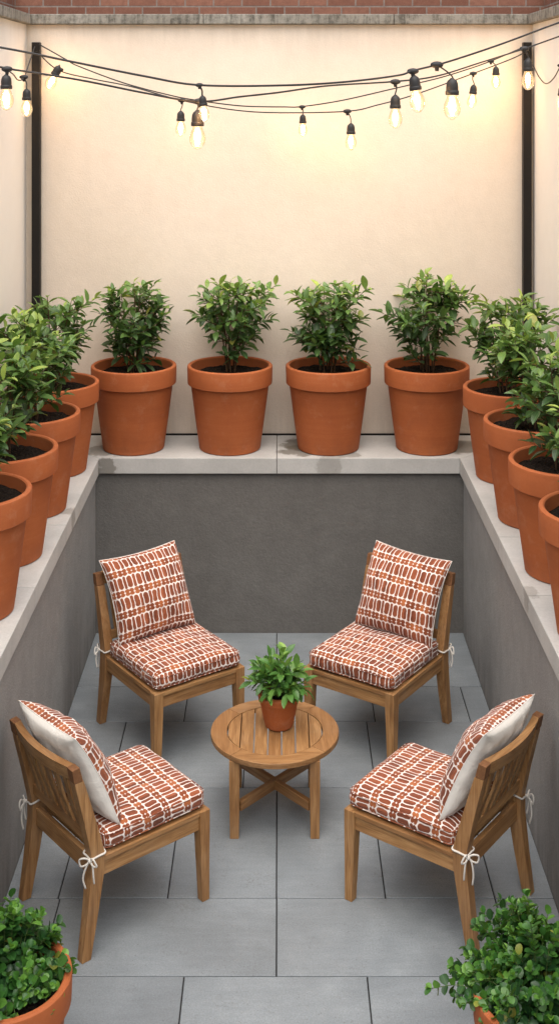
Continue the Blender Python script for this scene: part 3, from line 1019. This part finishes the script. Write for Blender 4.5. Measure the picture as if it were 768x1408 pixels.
def seat_cushion(parent):
    hx, y0, y1, z0, z1 = 0.288, -0.322, 0.262, 0.442, 0.538
    b = bmesh.new()
    uvl = b.loops.layers.uv.new('UVMap')
    nx, ny, nz = 30, 30, 8
    cy, hy = (y0 + y1) / 2, (y1 - y0) / 2
    zc, hz = (z0 + z1) / 2, (z1 - z0) / 2
    rad = 0.042

    def shape(p):
        x, y, z = p
        # rounded box
        q = Vector((max(-hx + rad, min(hx - rad, x)), max(-hy + rad, min(hy - rad, y)), max(-hz + rad, min(hz - rad, z))))
        d = Vector((x, y, z)) - q
        if d.length > 1e-6: d = d.normalized() * rad
        v = q + d
        u, w = v.x / hx, v.y / hy
        crown = max(0, (1 - u * u)) ** 0.7 * max(0, (1 - w * w)) ** 0.7
        if z > 0: v.z += 0.020 * crown
        # soft hollow where the pillow and a sitter press, loose edges
        v.z += 0.010 * noise.noise(Vector((v.x * 6, v.y * 6, 3.1))) * (1 if z > 0 else 0.2)
        v.x += 0.009 * noise.noise(Vector((v.y * 9, v.z * 20, 7.7)))
        v.y += 0.009 * noise.noise(Vector((v.x * 9, v.z * 20, 1.7)))
        return Vector((v.x, v.y + cy, v.z + zc))

    def grid(axis, sgn):
        dims = {0: (hy, hz, ny, nz), 1: (hx, hz, nx, nz), 2: (hx, hy, nx, ny)}[axis]
        A, B, na, nb = dims
        vs = {}
        for i in range(na + 1):
            for j in range(nb + 1):
                a, c = -A + 2 * A * i / na, -B + 2 * B * j / nb
                raw = {0: (sgn * hx, a, c), 1: (a, sgn * hy, c), 2: (a, c, sgn * hz)}[axis]
                vs[i, j] = (b.verts.new(shape(raw)), raw)
        for i in range(na):
            for j in range(nb):
                ids = [(i, j), (i + 1, j), (i + 1, j + 1), (i, j + 1)]
                f = b.faces.new([vs[k][0] for k in ids])
                for lp, k in zip(f.loops, ids):
                    x, y, z = vs[k][1]
                    drop = hz - z
                    if axis == 2: uv = (x, y + cy)
                    elif axis == 1: uv = (x, y + cy + sgn * drop)
                    else: uv = (x + sgn * drop, y + cy)
                    lp[uvl].uv = (uv[0] * 1.06, -uv[1] * 1.12)
    for ax in (0, 1, 2):
        for s in (1, -1):
            grid(ax, s)
    bmesh.ops.remove_doubles(b, verts=b.verts, dist=0.0005)
    o = obj('seat_cushion', b, M['fabric'], parent, True)
    # welted seam along the upper and lower edges
    sb = bmesh.new()
    for zz in (z0 + 0.020, z1 - 0.018):
        pts = []
        for (cx_, cy_, a0) in ((hx - rad, hy - rad, 0), (-hx + rad, hy - rad, 90), (-hx + rad, -hy + rad, 180), (hx - rad, -hy + rad, 270)):
            for k in range(7):
                a = R(a0 + 15 * k)
                rr = rad * 0.97
                pts.append(Vector((cx_ + rr * math.cos(a), cy_ + rr * math.sin(a) + cy, zz)))
        pts.append(pts[0]); 
        add_tube(sb, pts, 0.0022, 6)
    uv2 = sb.loops.layers.uv.new('UVMap')
    for f in sb.faces:
        for lp in f.loops:
            lp[uv2].uv = (lp.vert.co.x * 0.9, -lp.vert.co.y * 0.9)
    obj('piping', sb, M['fabric'], o, True)
    return o


def tie(parent, s):
    """cotton tape round the post with a bow and loose ends on the outer back corner"""
    r = random.Random(7 if s > 0 else 15)
    b = bmesh.new()
    x0, x1, ya, yb = s * (CW - 0.030), s * (CW + 0.030), CD - 0.035, CD + 0.041
    z = 0.462
    band = [(s * 0.225, CD - 0.05, 0.478), (x0, ya, z + 0.01), (s * (CW - .01), ya - .002, z + 0.006), (x1, ya, z), (x1 + s * .001, CD, z - 0.004), (x1, yb, z - 0.008)]
    add_tube(b, catmull(band, 6), 0.0046, 6)
    band2 = [(s * 0.225, CD - 0.05, 0.486), (x0, ya + 0.01, z + 0.014), (x0, yb, z + 0.004), (s * CW, yb + 0.002, z - 0.002), (x1, yb, z - 0.008)]
    add_tube(b, catmull(band2, 6), 0.0046, 6)
    k = Vector((s * (CW + 0.030), CD + 0.045, z - 0.008))
    out = Vector((s * 0.7, 0.7, 0)).normalized()
    tang = Vector((s * -0.7, 0.7, 0)).normalized()
    bmesh.ops.create_icosphere(b, subdivisions=2, radius=0.0105, matrix=Matrix.Translation(k + out * 0.004))
    for sg, size in ((1, 0.68), (-1, 0.5)):     # loops of the bow
        d = tang * sg
        pts = [k, k + d * 0.03 * size + out * 0.016 + Vector((0, 0, 0.018)), k + d * 0.066 * size + out * 0.016 + Vector((0, 0, 0.010 * sg)),
               k + d * 0.060 * size + out * 0.012 + Vector((0, 0, -0.020)), k + d * 0.026 * size + out * 0.012 + Vector((0, 0, -0.014)), k]
        add_tube(b, catmull(pts, 6), 0.0042, 6)
    for sg, ln in ((1, 0.125), (-1, 0.10)):      # hanging ends
        d = tang * sg
        pts = [k, k + d * 0.014 + out * 0.010 + Vector((0, 0, -0.02)), k + d * (0.018 + r.uniform(0, .012)) + out * 0.012 + Vector((0, 0, -ln * 0.6)), k + d * 0.02 + out * 0.004 + Vector((0, 0, -ln))]
        add_tube(b, catmull(pts, 6), 0.0043, 6)
    obj('tie', b, M['tie'], parent, True)


# x, y, heading (the chair looks along its -Y), size
chairs = [
    (-0.674, 7.744, R(35.5), 1.05, 'wooden chair behind the round table on the left, its printed pillow facing the camera'),
    (0.608, 7.742, R(-35.0), 1.05, 'wooden chair behind the round table on the right, its printed pillow facing the camera'),
    (-0.800, 6.172, R(129.6), 1.02, 'wooden chair nearest on the left, seen from behind with a white pillow back'),
    (0.776, 6.193, R(-126.8), 1.025, 'wooden chair nearest on the right, seen from behind beside the bigger floor plant'),
]
proto = make_chair()
chair_objs = []
for i, (x, y, rz, sc, lab) in enumerate(chairs):
    o = proto if i == 0 else copy_tree(proto)
    o.location = (x, y, 0)
    o.rotation_euler = (0, 0, rz)
    o.scale = (sc, sc, sc)
    tag(o, lab, 'chair', 'wooden lounge chairs round the table')
    chair_objs.append(o)


# ------------------------------------------------------------------ throw pillows
def make_pillow(seed):
    t = thing('throw_pillow', 'pillow', 'pillow')
    n = 34
    a = 0.262
    T = 0.078

    def pos(u, v, side):
        # u across, v up; pinched corners, puffed middle
        ex = 1 - 0.065 * (1 - v * v)
        ey = 1 - 0.065 * (1 - u * u)
        x, z = a * u * ex, a * v * ey
        TT_, ex_ = (0.106, 0.36) if side > 0 else (0.086, 0.42)
        th = TT_ * (max(0, 1 - u * u) ** ex_) * (max(0, 1 - v * v) ** ex_)
        th *= 1.0 + 0.14 * noise.noise(Vector((u * 2.0, v * 2.0, 4.0 + side + seed * 5)))
        edge = min(1 - abs(u), 1 - abs(v))
        wr = (0.008 * noise.noise(Vector((u * 4, v * 4, 9 + side * 3 + seed))) + 0.007 * abs(noise.noise(Vector((u * 1.6 + v * 2.2, (v - u) * 5, seed * 3.3))))) * min(1, edge * 5)
        diag = abs(abs(u) - abs(v))
        wr -= 0.006 * max(0, 1 - diag * 7) * max(0, min(1, (abs(u) + abs(v) - 0.9) * 2)) * min(1, edge * 8)
        low = max(0, -v) * max(0, 1 - abs(v) * 0.0)
        z += 0.012 * low * (1 - v * v) * 0
        y = -side * (th + wr)
        bend = 0.030 * (v * v) * (1 if v > 0 else 0.6)
        return Vector((x, y + bend, z))
    parts = []
    for side, nm, mat in ((1, 'printed_front', M['fabric']), (-1, 'plain_back', M['white'])):
        b = bmesh.new()
        uvl = b.loops.layers.uv.new('UVMap')
        g_ = lambda k: math.sin((-1 + 2 * k / n) * PI / 2) * 0.55 + (-1 + 2 * k / n) * 0.45
        P = [[pos(g_(i), g_(j), side) for j in range(n + 1)] for i in range(n + 1)]
        vs = [[b.verts.new(P[i][j]) for j in range(n + 1)] for i in range(n + 1)]
        h2 = n // 2
        US = [[0.0] * (n + 1) for _ in range(n + 1)]      # lengths along the cloth, so the print wraps the sides unstretched
        VS = [[0.0] * (n + 1) for _ in range(n + 1)]
        for j in range(n + 1):
            for i in range(h2 + 1, n + 1): US[i][j] = US[i - 1][j] + (P[i][j] - P[i - 1][j]).length
            for i in range(h2 - 1, -1, -1): US[i][j] = US[i + 1][j] - (P[i][j] - P[i + 1][j]).length
        for i in range(n + 1):
            for j in range(h2 + 1, n + 1): VS[i][j] = VS[i][j - 1] + (P[i][j] - P[i][j - 1]).length
            for j in range(h2 - 1, -1, -1): VS[i][j] = VS[i][j + 1] - (P[i][j] - P[i][j + 1]).length
        for i in range(n):
            for j in range(n):
                ids = [(i, j), (i + 1, j), (i + 1, j + 1), (i, j + 1)]
                if side < 0: ids = ids[::-1]
                f = b.faces.new([vs[p][q] for p, q in ids])
                for lp, (p, q) in zip(f.loops, ids):
                    lp[uvl].uv = (US[p][q] * 1.06, VS[p][q] * 1.06 + 0.021)
        me = bpy.data.meshes.new(nm); b.to_mesh(me); b.free()
        link_mesh(nm, me, mat, t, True)
    sb = bmesh.new()
    ed = []
    m = 40
    for (f0, f1) in (((-1, -1), (1, -1)), ((1, -1), (1, 1)), ((1, 1), (-1, 1)), ((-1, 1), (-1, -1))):
        for k in range(m):
            s_ = k / m
            ed.append(pos(f0[0] + (f1[0] - f0[0]) * s_, f0[1] + (f1[1] - f0[1]) * s_, 1))
    ed.append(ed[0])
    add_tube(sb, ed, 0.0020, 6)
    obj('seam', sb, M['white'], t, True)
    sb = None
    return t

plab = ['square printed pillow with pointed corners on the back left chair', 'square printed pillow with pointed corners on the back right chair',
        'printed pillow with plain white back toward us on the front left chair', 'printed pillow with plain white back toward us on the front right chair']
# position on the chair: along x, bottom edge y, lean, roll, yaw
pp = [(-0.010, 0.135, 27, -2, -2), (0.020, 0.140, 27, 3, 3), (-0.020, 0.165, 25, 2, 2), (0.010, 0.165, 25, -2, -1)]
for i, (co, lab) in enumerate(zip(chair_objs, plab)):
    o = make_pillow(i)
    dx, yb, lean, roll, yaw = pp[i]
    zb = 0.552
    k_ = co.scale.x
    # local frame of the pillow: z up its face, -y its printed face
    ml = Matrix.Translation((dx * k_, yb * k_, zb * k_)) @ Matrix.Rotation(R(yaw), 4, 'Z') @ Matrix.Rotation(R(-lean), 4, 'X') @ Matrix.Rotation(R(roll), 4, 'Y') @ Matrix.Translation((0, 0, 0.252)) @ Matrix.Diagonal((1.05 if i < 2 else 1.0, 1.0, 1.02, 1))
    mc = Matrix.Translation(co.location) @ Matrix.Rotation(co.rotation_euler.z, 4, 'Z')
    o.matrix_world = mc @ ml
    tag(o, lab, 'pillow', 'printed throw pillows on the chairs')

# ------------------------------------------------------------------ round slatted table
TX, TY, TZ = -0.026, 6.912, 0.45
t = thing('round_table', 'low round slatted wooden table in the middle of the patio', 'table', (TX, TY, 0))
RO, RI, TT = 0.357, 0.267, 0.030
for k in range(4):
    b = bmesh.new()
    n = 20
    rings = []
    for i in range(n + 1):
        a = R(45 + 90 * i / n) + (0.003 if i == 0 else -0.003 if i == n else 0)
        c, s = math.cos(a), math.sin(a)
        rings.append([(RI * c, RI * s, 0), (RO * c, RO * s, 0), (RO * c, RO * s, TT), (RI * c, RI * s, TT)])
    add_loft(b, rings)
    es = [e for e in b.edges if abs(e.verts[0].co.xy.length - e.verts[1].co.xy.length) < 0.003 and abs(e.verts[0].co.z - e.verts[1].co.z) < 0.001]
    bmesh.ops.bevel(b, geom=es, offset=0.005, segments=3, profile=0.6, affect='EDGES')
    o = obj('rim_segment', b, M['wood_x'], t, True, 35)
    o.location = (0, 0, TZ - TT)
    o.rotation_euler = (0, 0, R(90 * k + 4))
b = bmesh.new()
pitch = 2 * (RI - 0.002) / 7
for k in range(7):
    xa, xb = -(RI - 0.002) + pitch * k + 0.0032, -(RI - 0.002) + pitch * (k + 1) - 0.0032
    if k == 0: xa += 0.004
    if k == 6: xb -= 0.004
    rr = RI - 0.0035
    n = 6
    xs = [xa + (xb - xa) * i / n for i in range(n + 1)]
    top = [(x, math.sqrt(max(0.0004, rr * rr - x * x))) for x in xs]
    bot = [(x, -y) for x, y in top[::-1]]
    poly_prism(b, bot + top, 0, 0.024)
bmesh.ops.bevel(b, geom=[e for e in b.edges if e.calc_face_angle(0) > 1.0 and abs(e.verts[0].co.z - e.verts[1].co.z) < 0.001], offset=0.002, segments=2, profile=0.6, affect='EDGES')
o = obj('top_slats', b, M['wood_y'], t); o.location = (0, 0, TZ - 0.027)
for sx in (-1, 1):
    for sy in (-1, 1):
        b = bmesh.new()
        add_loft(b, [rect((0, 0, 0), 0.048, 0.048), rect((0, 0, 0.30), 0.056, 0.056), rect((0, 0, TZ - TT - 0.001), 0.056, 0.056)])
        bevel(b, 0.003, 2)
        o = obj('leg', b, M['wood_z'], t); o.location = (sx * 0.216, sy * 0.246, 0)
    frame_bar('under_rail', t, (sx * 0.216, -0.217, 0.395), (sx * 0.216, 0.217, 0.395), 0.024, 0.046)
frame_bar('under_rail', t, (-0.187, -0.246, 0.395), (0.187, -0.246, 0.395), 0.024, 0.046) if False else None
dv = Vector((0.216, 0.246, 0)).normalized()
frame_bar('cross_brace', t, Vector((-0.216, -0.246, 0.150)) + dv * 0.036, Vector((0.216, 0.246, 0.150)) - dv * 0.036, 0.030, 0.050)
dv2 = Vector((0.216, -0.246, 0)).normalized()
frame_bar('cross_brace', t, Vector((-0.216, 0.246, 0.151)) + dv2 * 0.036, Vector((0, 0, 0.151)) - dv2 * 0.0155, 0.030, 0.050)
frame_bar('cross_brace', t, Vector((0, 0, 0.151)) + dv2 * 0.0155, Vector((0.216, -0.246, 0.151)) - dv2 * 0.036, 0.030, 0.050)

# small plant on the table
t = thing('potted_plant', 'small terracotta pot of bright green leaves standing on the round table', 'potted plant', (-0.003, 6.955, TZ + 0.001), 0.5)
obj('pot', pot_bm(0.078, 0.119, 0.19, 0.045, 0.010, 56), M['terracotta'], t, True, 35)
obj('soil', soil_bm(0.090, 0.158, 77, 0.008), M['soil'], t, True)
r = random.Random(8)
stems = bmesh.new(); lv = Leaves()
for i in range(27):
    a = 2 * PI * i / 27 * 5.03 + r.uniform(-.3, .3)
    u = math.sqrt((i + 0.5) / 27)
    tip = Vector((0.172 * u * math.cos(a), 0.172 * u * math.sin(a), 0.158 + r.uniform(0.15, 0.255) * (1 - 0.62 * u * u)))
    base = Vector((0.025 * math.cos(a), 0.025 * math.sin(a), 0.158))
    tp = catmull([base, base.lerp(tip, 0.5) + Vector((0, 0, 0.03)), tip], 6)
    add_tube(stems, tp, [0.0026 * (1 - 0.5 * k / (len(tp) - 1)) for k in range(len(tp))], 5)
    ph = r.uniform(0, 6.28)
    for j in range(9):
        s = 0.30 + 0.70 * j / 8
        x = s * (len(tp) - 1); k = min(int(x), len(tp) - 2)
        p = tp[k].lerp(tp[k + 1], x - k)
        ax = (tp[k + 1] - tp[k]).normalized()
        e1 = ax.orthogonal().normalized(); e2 = ax.cross(e1)
        ph += 2.4
        rd = e1 * math.cos(ph) + e2 * math.sin(ph)
        sp = r.uniform(0.8, 1.3) if j < 6 else r.uniform(0.3, 0.8)
        d = ax * math.cos(sp) + rd * math.sin(sp)
        size = r.uniform(0.6, 1.1)
        lv.add(p, d, Vector((0, 0, 1)) + rd * 0.3 + rand_dir(r) * 0.3, 0.088 * size, 0.038 * size, max(0, min(1, 0.25 + 0.35 * s * (p.z / 0.4) + r.uniform(-.2, .25))), r.uniform(0.1, 0.5), r.uniform(.1, .3))
obj('stems', stems, M['green_stem'], t, True)
lv.build('foliage', M['leaf_table'], t)

# ------------------------------------------------------------------ string lights
WARM = (1.0, 0.55, 0.24)


def bulb_meshes():
    """a lamp holder, glass and filament for a lamp one unit tall (hung from z = 0 down to z = -1)"""
    b = bmesh.new()
    add_lathe(b, [(0, 0.0), (0.04, -0.005), (0.062, -0.03), (0.11, -0.07), (0.136, -0.13), (0.146, -0.22), (0.146, -0.30), (0.158, -0.31), (0.163, -0.33), (0.163, -0.395), (0.155, -0.41), (0.135, -0.41), (0.13, -0.38), (0, -0.38)], 24)
    bmesh.ops.recalc_face_normals(b, faces=b.faces)
    hold = bpy.data.meshes.new('lamp_holder'); b.to_mesh(hold); b.free()
    b = bmesh.new()
    add_lathe(b, [(0.115, -0.405), (0.12, -0.44), (0.14, -0.50), (0.175, -0.58), (0.200, -0.67), (0.205, -0.74), (0.188, -0.83), (0.145, -0.91), (0.08, -0.975), (0.03, -0.995), (0, -1.0)], 28)
    bmesh.ops.recalc_face_normals(b, faces=b.faces)
    glass = bpy.data.meshes.new('bulb'); b.to_mesh(glass); b.free()
    b = bmesh.new()
    for k in range(4):
        a = 2 * PI * k / 4 + 0.4
        c, s = math.cos(a), math.sin(a)
        add_tube(b, [(0.03 * c, 0.03 * s, -0.50), (0.07 * c, 0.07 * s, -0.60), (0.075 * c, 0.075 * s, -0.70), (0.03 * c, 0.03 * s, -0.80)], 0.017, 6)
    bmesh.ops.recalc_face_normals(b, faces=b.faces)
    fil = bpy.data.meshes.new('filament'); b.to_mesh(fil); b.free()
    hold.materials.append(M['rubber']); glass.materials.append(M['glass']); fil.materials.append(M['filament'])
    for me in (hold, glass, fil):
        for p in me.polygons: p.use_smooth = True
    hold.set_sharp_from_angle(angle=R(40))
    return hold, glass, fil

HOLD, GLASS, FIL = bulb_meshes()


def hang_lamp(root, junction, top, H, tilt=(0, 0), cord=True, power=1.0, cord_r=0.0045):
    """a lamp whose holder starts at top, on a short cord from the junction block on the cable"""
    b = bmesh.new()
    jr = H * 0.085
    m = Matrix.Translation(junction) @ Matrix.Diagonal((1.9, 1.0, 1.0, 1))
    bmesh.ops.create_icosphere(b, subdivisions=2, radius=jr, matrix=m)
    add_tube(b, [junction + Vector((0, 0, 0)), junction + Vector((0, 0, -jr * 1.8))], [jr * 0.8, jr * 0.5], 8)
    obj('junction', b, M['rubber'], root, True)
    rot = Matrix.Rotation(R(tilt[0]), 4, 'Y') @ Matrix.Rotation(R(tilt[1]), 4, 'X')
    if (top - junction).length > jr * 1.5:
        b = bmesh.new()
        side = Vector((0.25, 0.05, 0)) * (top - junction).length * (1 if tilt[0] <= 0 else -1)
        mid = junction.lerp(top, 0.5) + side * 0.4
        up = (rot @ Vector((0, 0, 1)))
        add_tube(b, catmull([junction, mid, top + up * H * 0.03, top - up * H * 0.03], 6), cord_r, 6)
        obj('drop_cord', b, M['rubber'], root, True)
    mm = Matrix.Translation(top) @ rot @ Matrix.Diagonal((H, H, H, 1))
    h = bpy.data.objects.new('lamp_holder', HOLD); COL.objects.link(h); h.parent = root; h.matrix_local = mm
    for nm, me in (('bulb', GLASS), ('filament', FIL)):
        o = bpy.data.objects.new(nm, me); COL.objects.link(o); o.parent = h
    lamp = bpy.data.lights.new('bulb_light', 'POINT')
    lamp.energy = POWER * power
    lamp.color = WARM
    lamp.shadow_soft_size = 0.02
    lo = bpy.data.objects.new('bulb_light', lamp); COL.objects.link(lo)
    lo.location = top + (rot @ Vector((0, 0, -0.66 * H)))

POWER = 4.9


def string_light(label, pts, rad, lamps, group='strings of warm bulbs over the patio'):
    """pts: (px, py, distance); lamps: (junction px, py), top (px, py), bottom py, distance, tilt"""
    P = [at(*p) for p in pts]
    t = thing('string_light', label, 'string light', (0, 0, 0), 0, group)
    b = bmesh.new()
    add_tube(b, catmull(P, 10), rad * 0.86, 8)
    obj('cable', b, M['rubber'], t, True)
    for (jx, jy, tx, ty, by, y, tilt, pw) in lamps:
        j, tp = at(jx, jy, y), at(tx, ty, y)
        H = (by - ty) * y / FPX / max(0.7, math.cos(R(tilt)))
        hang_lamp(t, j, tp, H, (tilt, 0), True, pw, rad * 0.75)
    return t

string_light('thick black cable highest and nearest across the patio, with three large bulbs', 
             [(-146, 42, 6.4), (0, 65, 6.4), (100, 85, 6.4), (200, 105, 6.45), (274, 117, 6.5), (384, 117.5, 6.6), (470, 113, 6.8), (545, 104, 6.95), (568, 97, 7.0), (615, 85, 7.1), (690, 60, 7.25), (768, 31, 7.4), (838, 9, 7.48)], 0.0068,
             [(274, 117, 278, 131, 167, 6.5, -6, 0.7), (567, 98, 568, 103, 155, 7.0, -8, 1.0), (600, 89, 621, 107, 165, 7.05, 0, 1.0)])
string_light('black cable sagging left of centre, with a bulb near each side of the photo',
             [(-152, 66, 6.3), (0, 92, 6.3), (15, 95, 6.3), (110, 110, 6.35), (200, 128, 6.45), (272, 139.5, 6.6), (330, 133, 6.8), (384, 127, 7.0), (450, 118, 7.3), (543, 112, 7.6), (600, 104.5, 7.85), (660, 86, 8.1), (720, 67, 8.4), (768, 50, 8.55), (781, 46, 8.55)], 0.0062,
             [(10, 95, 9, 102, 152, 6.3, 0, 1.0), (274, 139.5, 271.5, 151, 206, 6.6, 0, 1.0), (543, 112.5, 543, 130, 177, 7.6, 0, 0.9), (720, 67, 725, 80, 124, 8.4, 0, 0.9)])
string_light('thin black cable between the two posts, the higher of the two, with small bulbs',
             [(54, 61, 9.68), (72, 71, 9.66), (93, 83, 9.62), (108, 91, 9.6), (170, 114, 9.55), (230, 130, 9.5), (265, 137, 9.5), (330, 145.5, 9.5), (390, 147, 9.5), (415, 146.5, 9.5), (470, 138, 9.5), (540, 122, 9.5), (600, 108, 9.5), (640, 96, 9.52), (674, 84, 9.55), (721, 64, 9.68)], 0.0058,
             [(415, 147, 416, 157, 188, 9.5, 0, 0.8), (674, 84, 681, 91, 122, 9.55, 0, 0.8)])
string_light('lowest thin black cable between the posts, with a tilted bulb near the left post',
             [(55, 70, 9.68), (60, 80, 9.66), (84, 98, 9.6), (130, 109, 9.5), (180, 119, 9.45), (250, 138, 9.4), (320, 151, 9.4), (384, 155, 9.4), (477, 153, 9.4), (520, 144, 9.4), (570, 130, 9.42), (650, 101, 9.5), (700, 82, 9.6), (721, 72, 9.68)], 0.0058,
             [(82, 96, 82, 90, 123, 9.55, 26, 0.8), (250, 138, 248.5, 152, 188, 9.4, 0, 0.8), (477, 153, 482, 169, 207, 9.4, 0, 0.9), (650, 101, 651, 116, 149, 9.5, 7, 0.8)])
string_light('short slack cable from the left wall up to the left post with one bulb',
             [(-42, 84, 8.0), (0, 92, 8.1), (17, 101, 8.2), (25, 110, 8.3), (33, 107, 8.4), (40, 88, 8.9), (48, 64, 9.68)], 0.0052,
             [(33, 106, 37, 122, 161, 8.4, 0, 0.9)])
string_light('short slack loop of cable between the right post and the right wall',
             [(721, 70, 9.67), (733, 92, 9.5), (741, 107, 9.3), (750, 115, 9.1), (760, 108, 8.9), (768, 94, 8.74), (771, 88, 8.7), (776, 80, 8.66)], 0.0052,
             [(770.5, 90, 771.5, 118, 152, 8.72, 0, 0.8)])

# ------------------------------------------------------------------ daylight
SUN_EL, SUN_AZ = R(70), R(181)
world = bpy.data.worlds.new('World')
scene.world = world
world.use_nodes = True
nt = world.node_tree
bg = nt.nodes['Background']
sky = nt.nodes.new('ShaderNodeTexSky')
sky.sky_type = 'NISHITA'
sky.sun_disc = False
sky.sun_elevation = SUN_EL
sky.sun_rotation = SUN_AZ
sky.air_density = 1.5
sky.dust_density = 4.5
sky.ozone_density = 0.6
nt.links.new(sky.outputs[0], bg.inputs[0])
bg.inputs[1].default_value = 0.15

sl = bpy.data.lights.new('sun', 'SUN')
sl.energy = 5.0
sl.angle = R(86)
sl.color = (1.0, 0.965, 0.92)
so = bpy.data.objects.new('sun', sl)
COL.objects.link(so)
# sun_rotation 0 is +Y, clockwise seen from above
sd = Vector((math.sin(SUN_AZ) * math.cos(SUN_EL), math.cos(SUN_AZ) * math.cos(SUN_EL), math.sin(SUN_EL)))
so.rotation_euler = (-sd).to_track_quat('-Z', 'Y').to_euler()

# ------------------------------------------------------------------ camera: level, with the lens shifted down
cam = bpy.data.cameras.new('camera')
co = bpy.data.objects.new('camera', cam)
COL.objects.link(co)
co.location = (0, 0, CAM_H)
co.rotation_euler = (R(90), 0, 0)
cam.sensor_fit = 'VERTICAL'
cam.sensor_height = 36
cam.sensor_width = 24
cam.lens = 36 * FPX / 1408
cam.shift_y = -(704 - HOR) / 1408
cam.clip_start = 0.05
cam.clip_end = 500
scene.camera = co

scene.view_settings.view_transform = 'Standard'
scene.view_settings.look = 'None'
scene.view_settings.exposure = 0
scene.cycles.use_denoising = True
scene.cycles.max_bounces = 8
scene.cycles.transparent_max_bounces = 12
scene.cycles.sample_clamp_indirect = 6
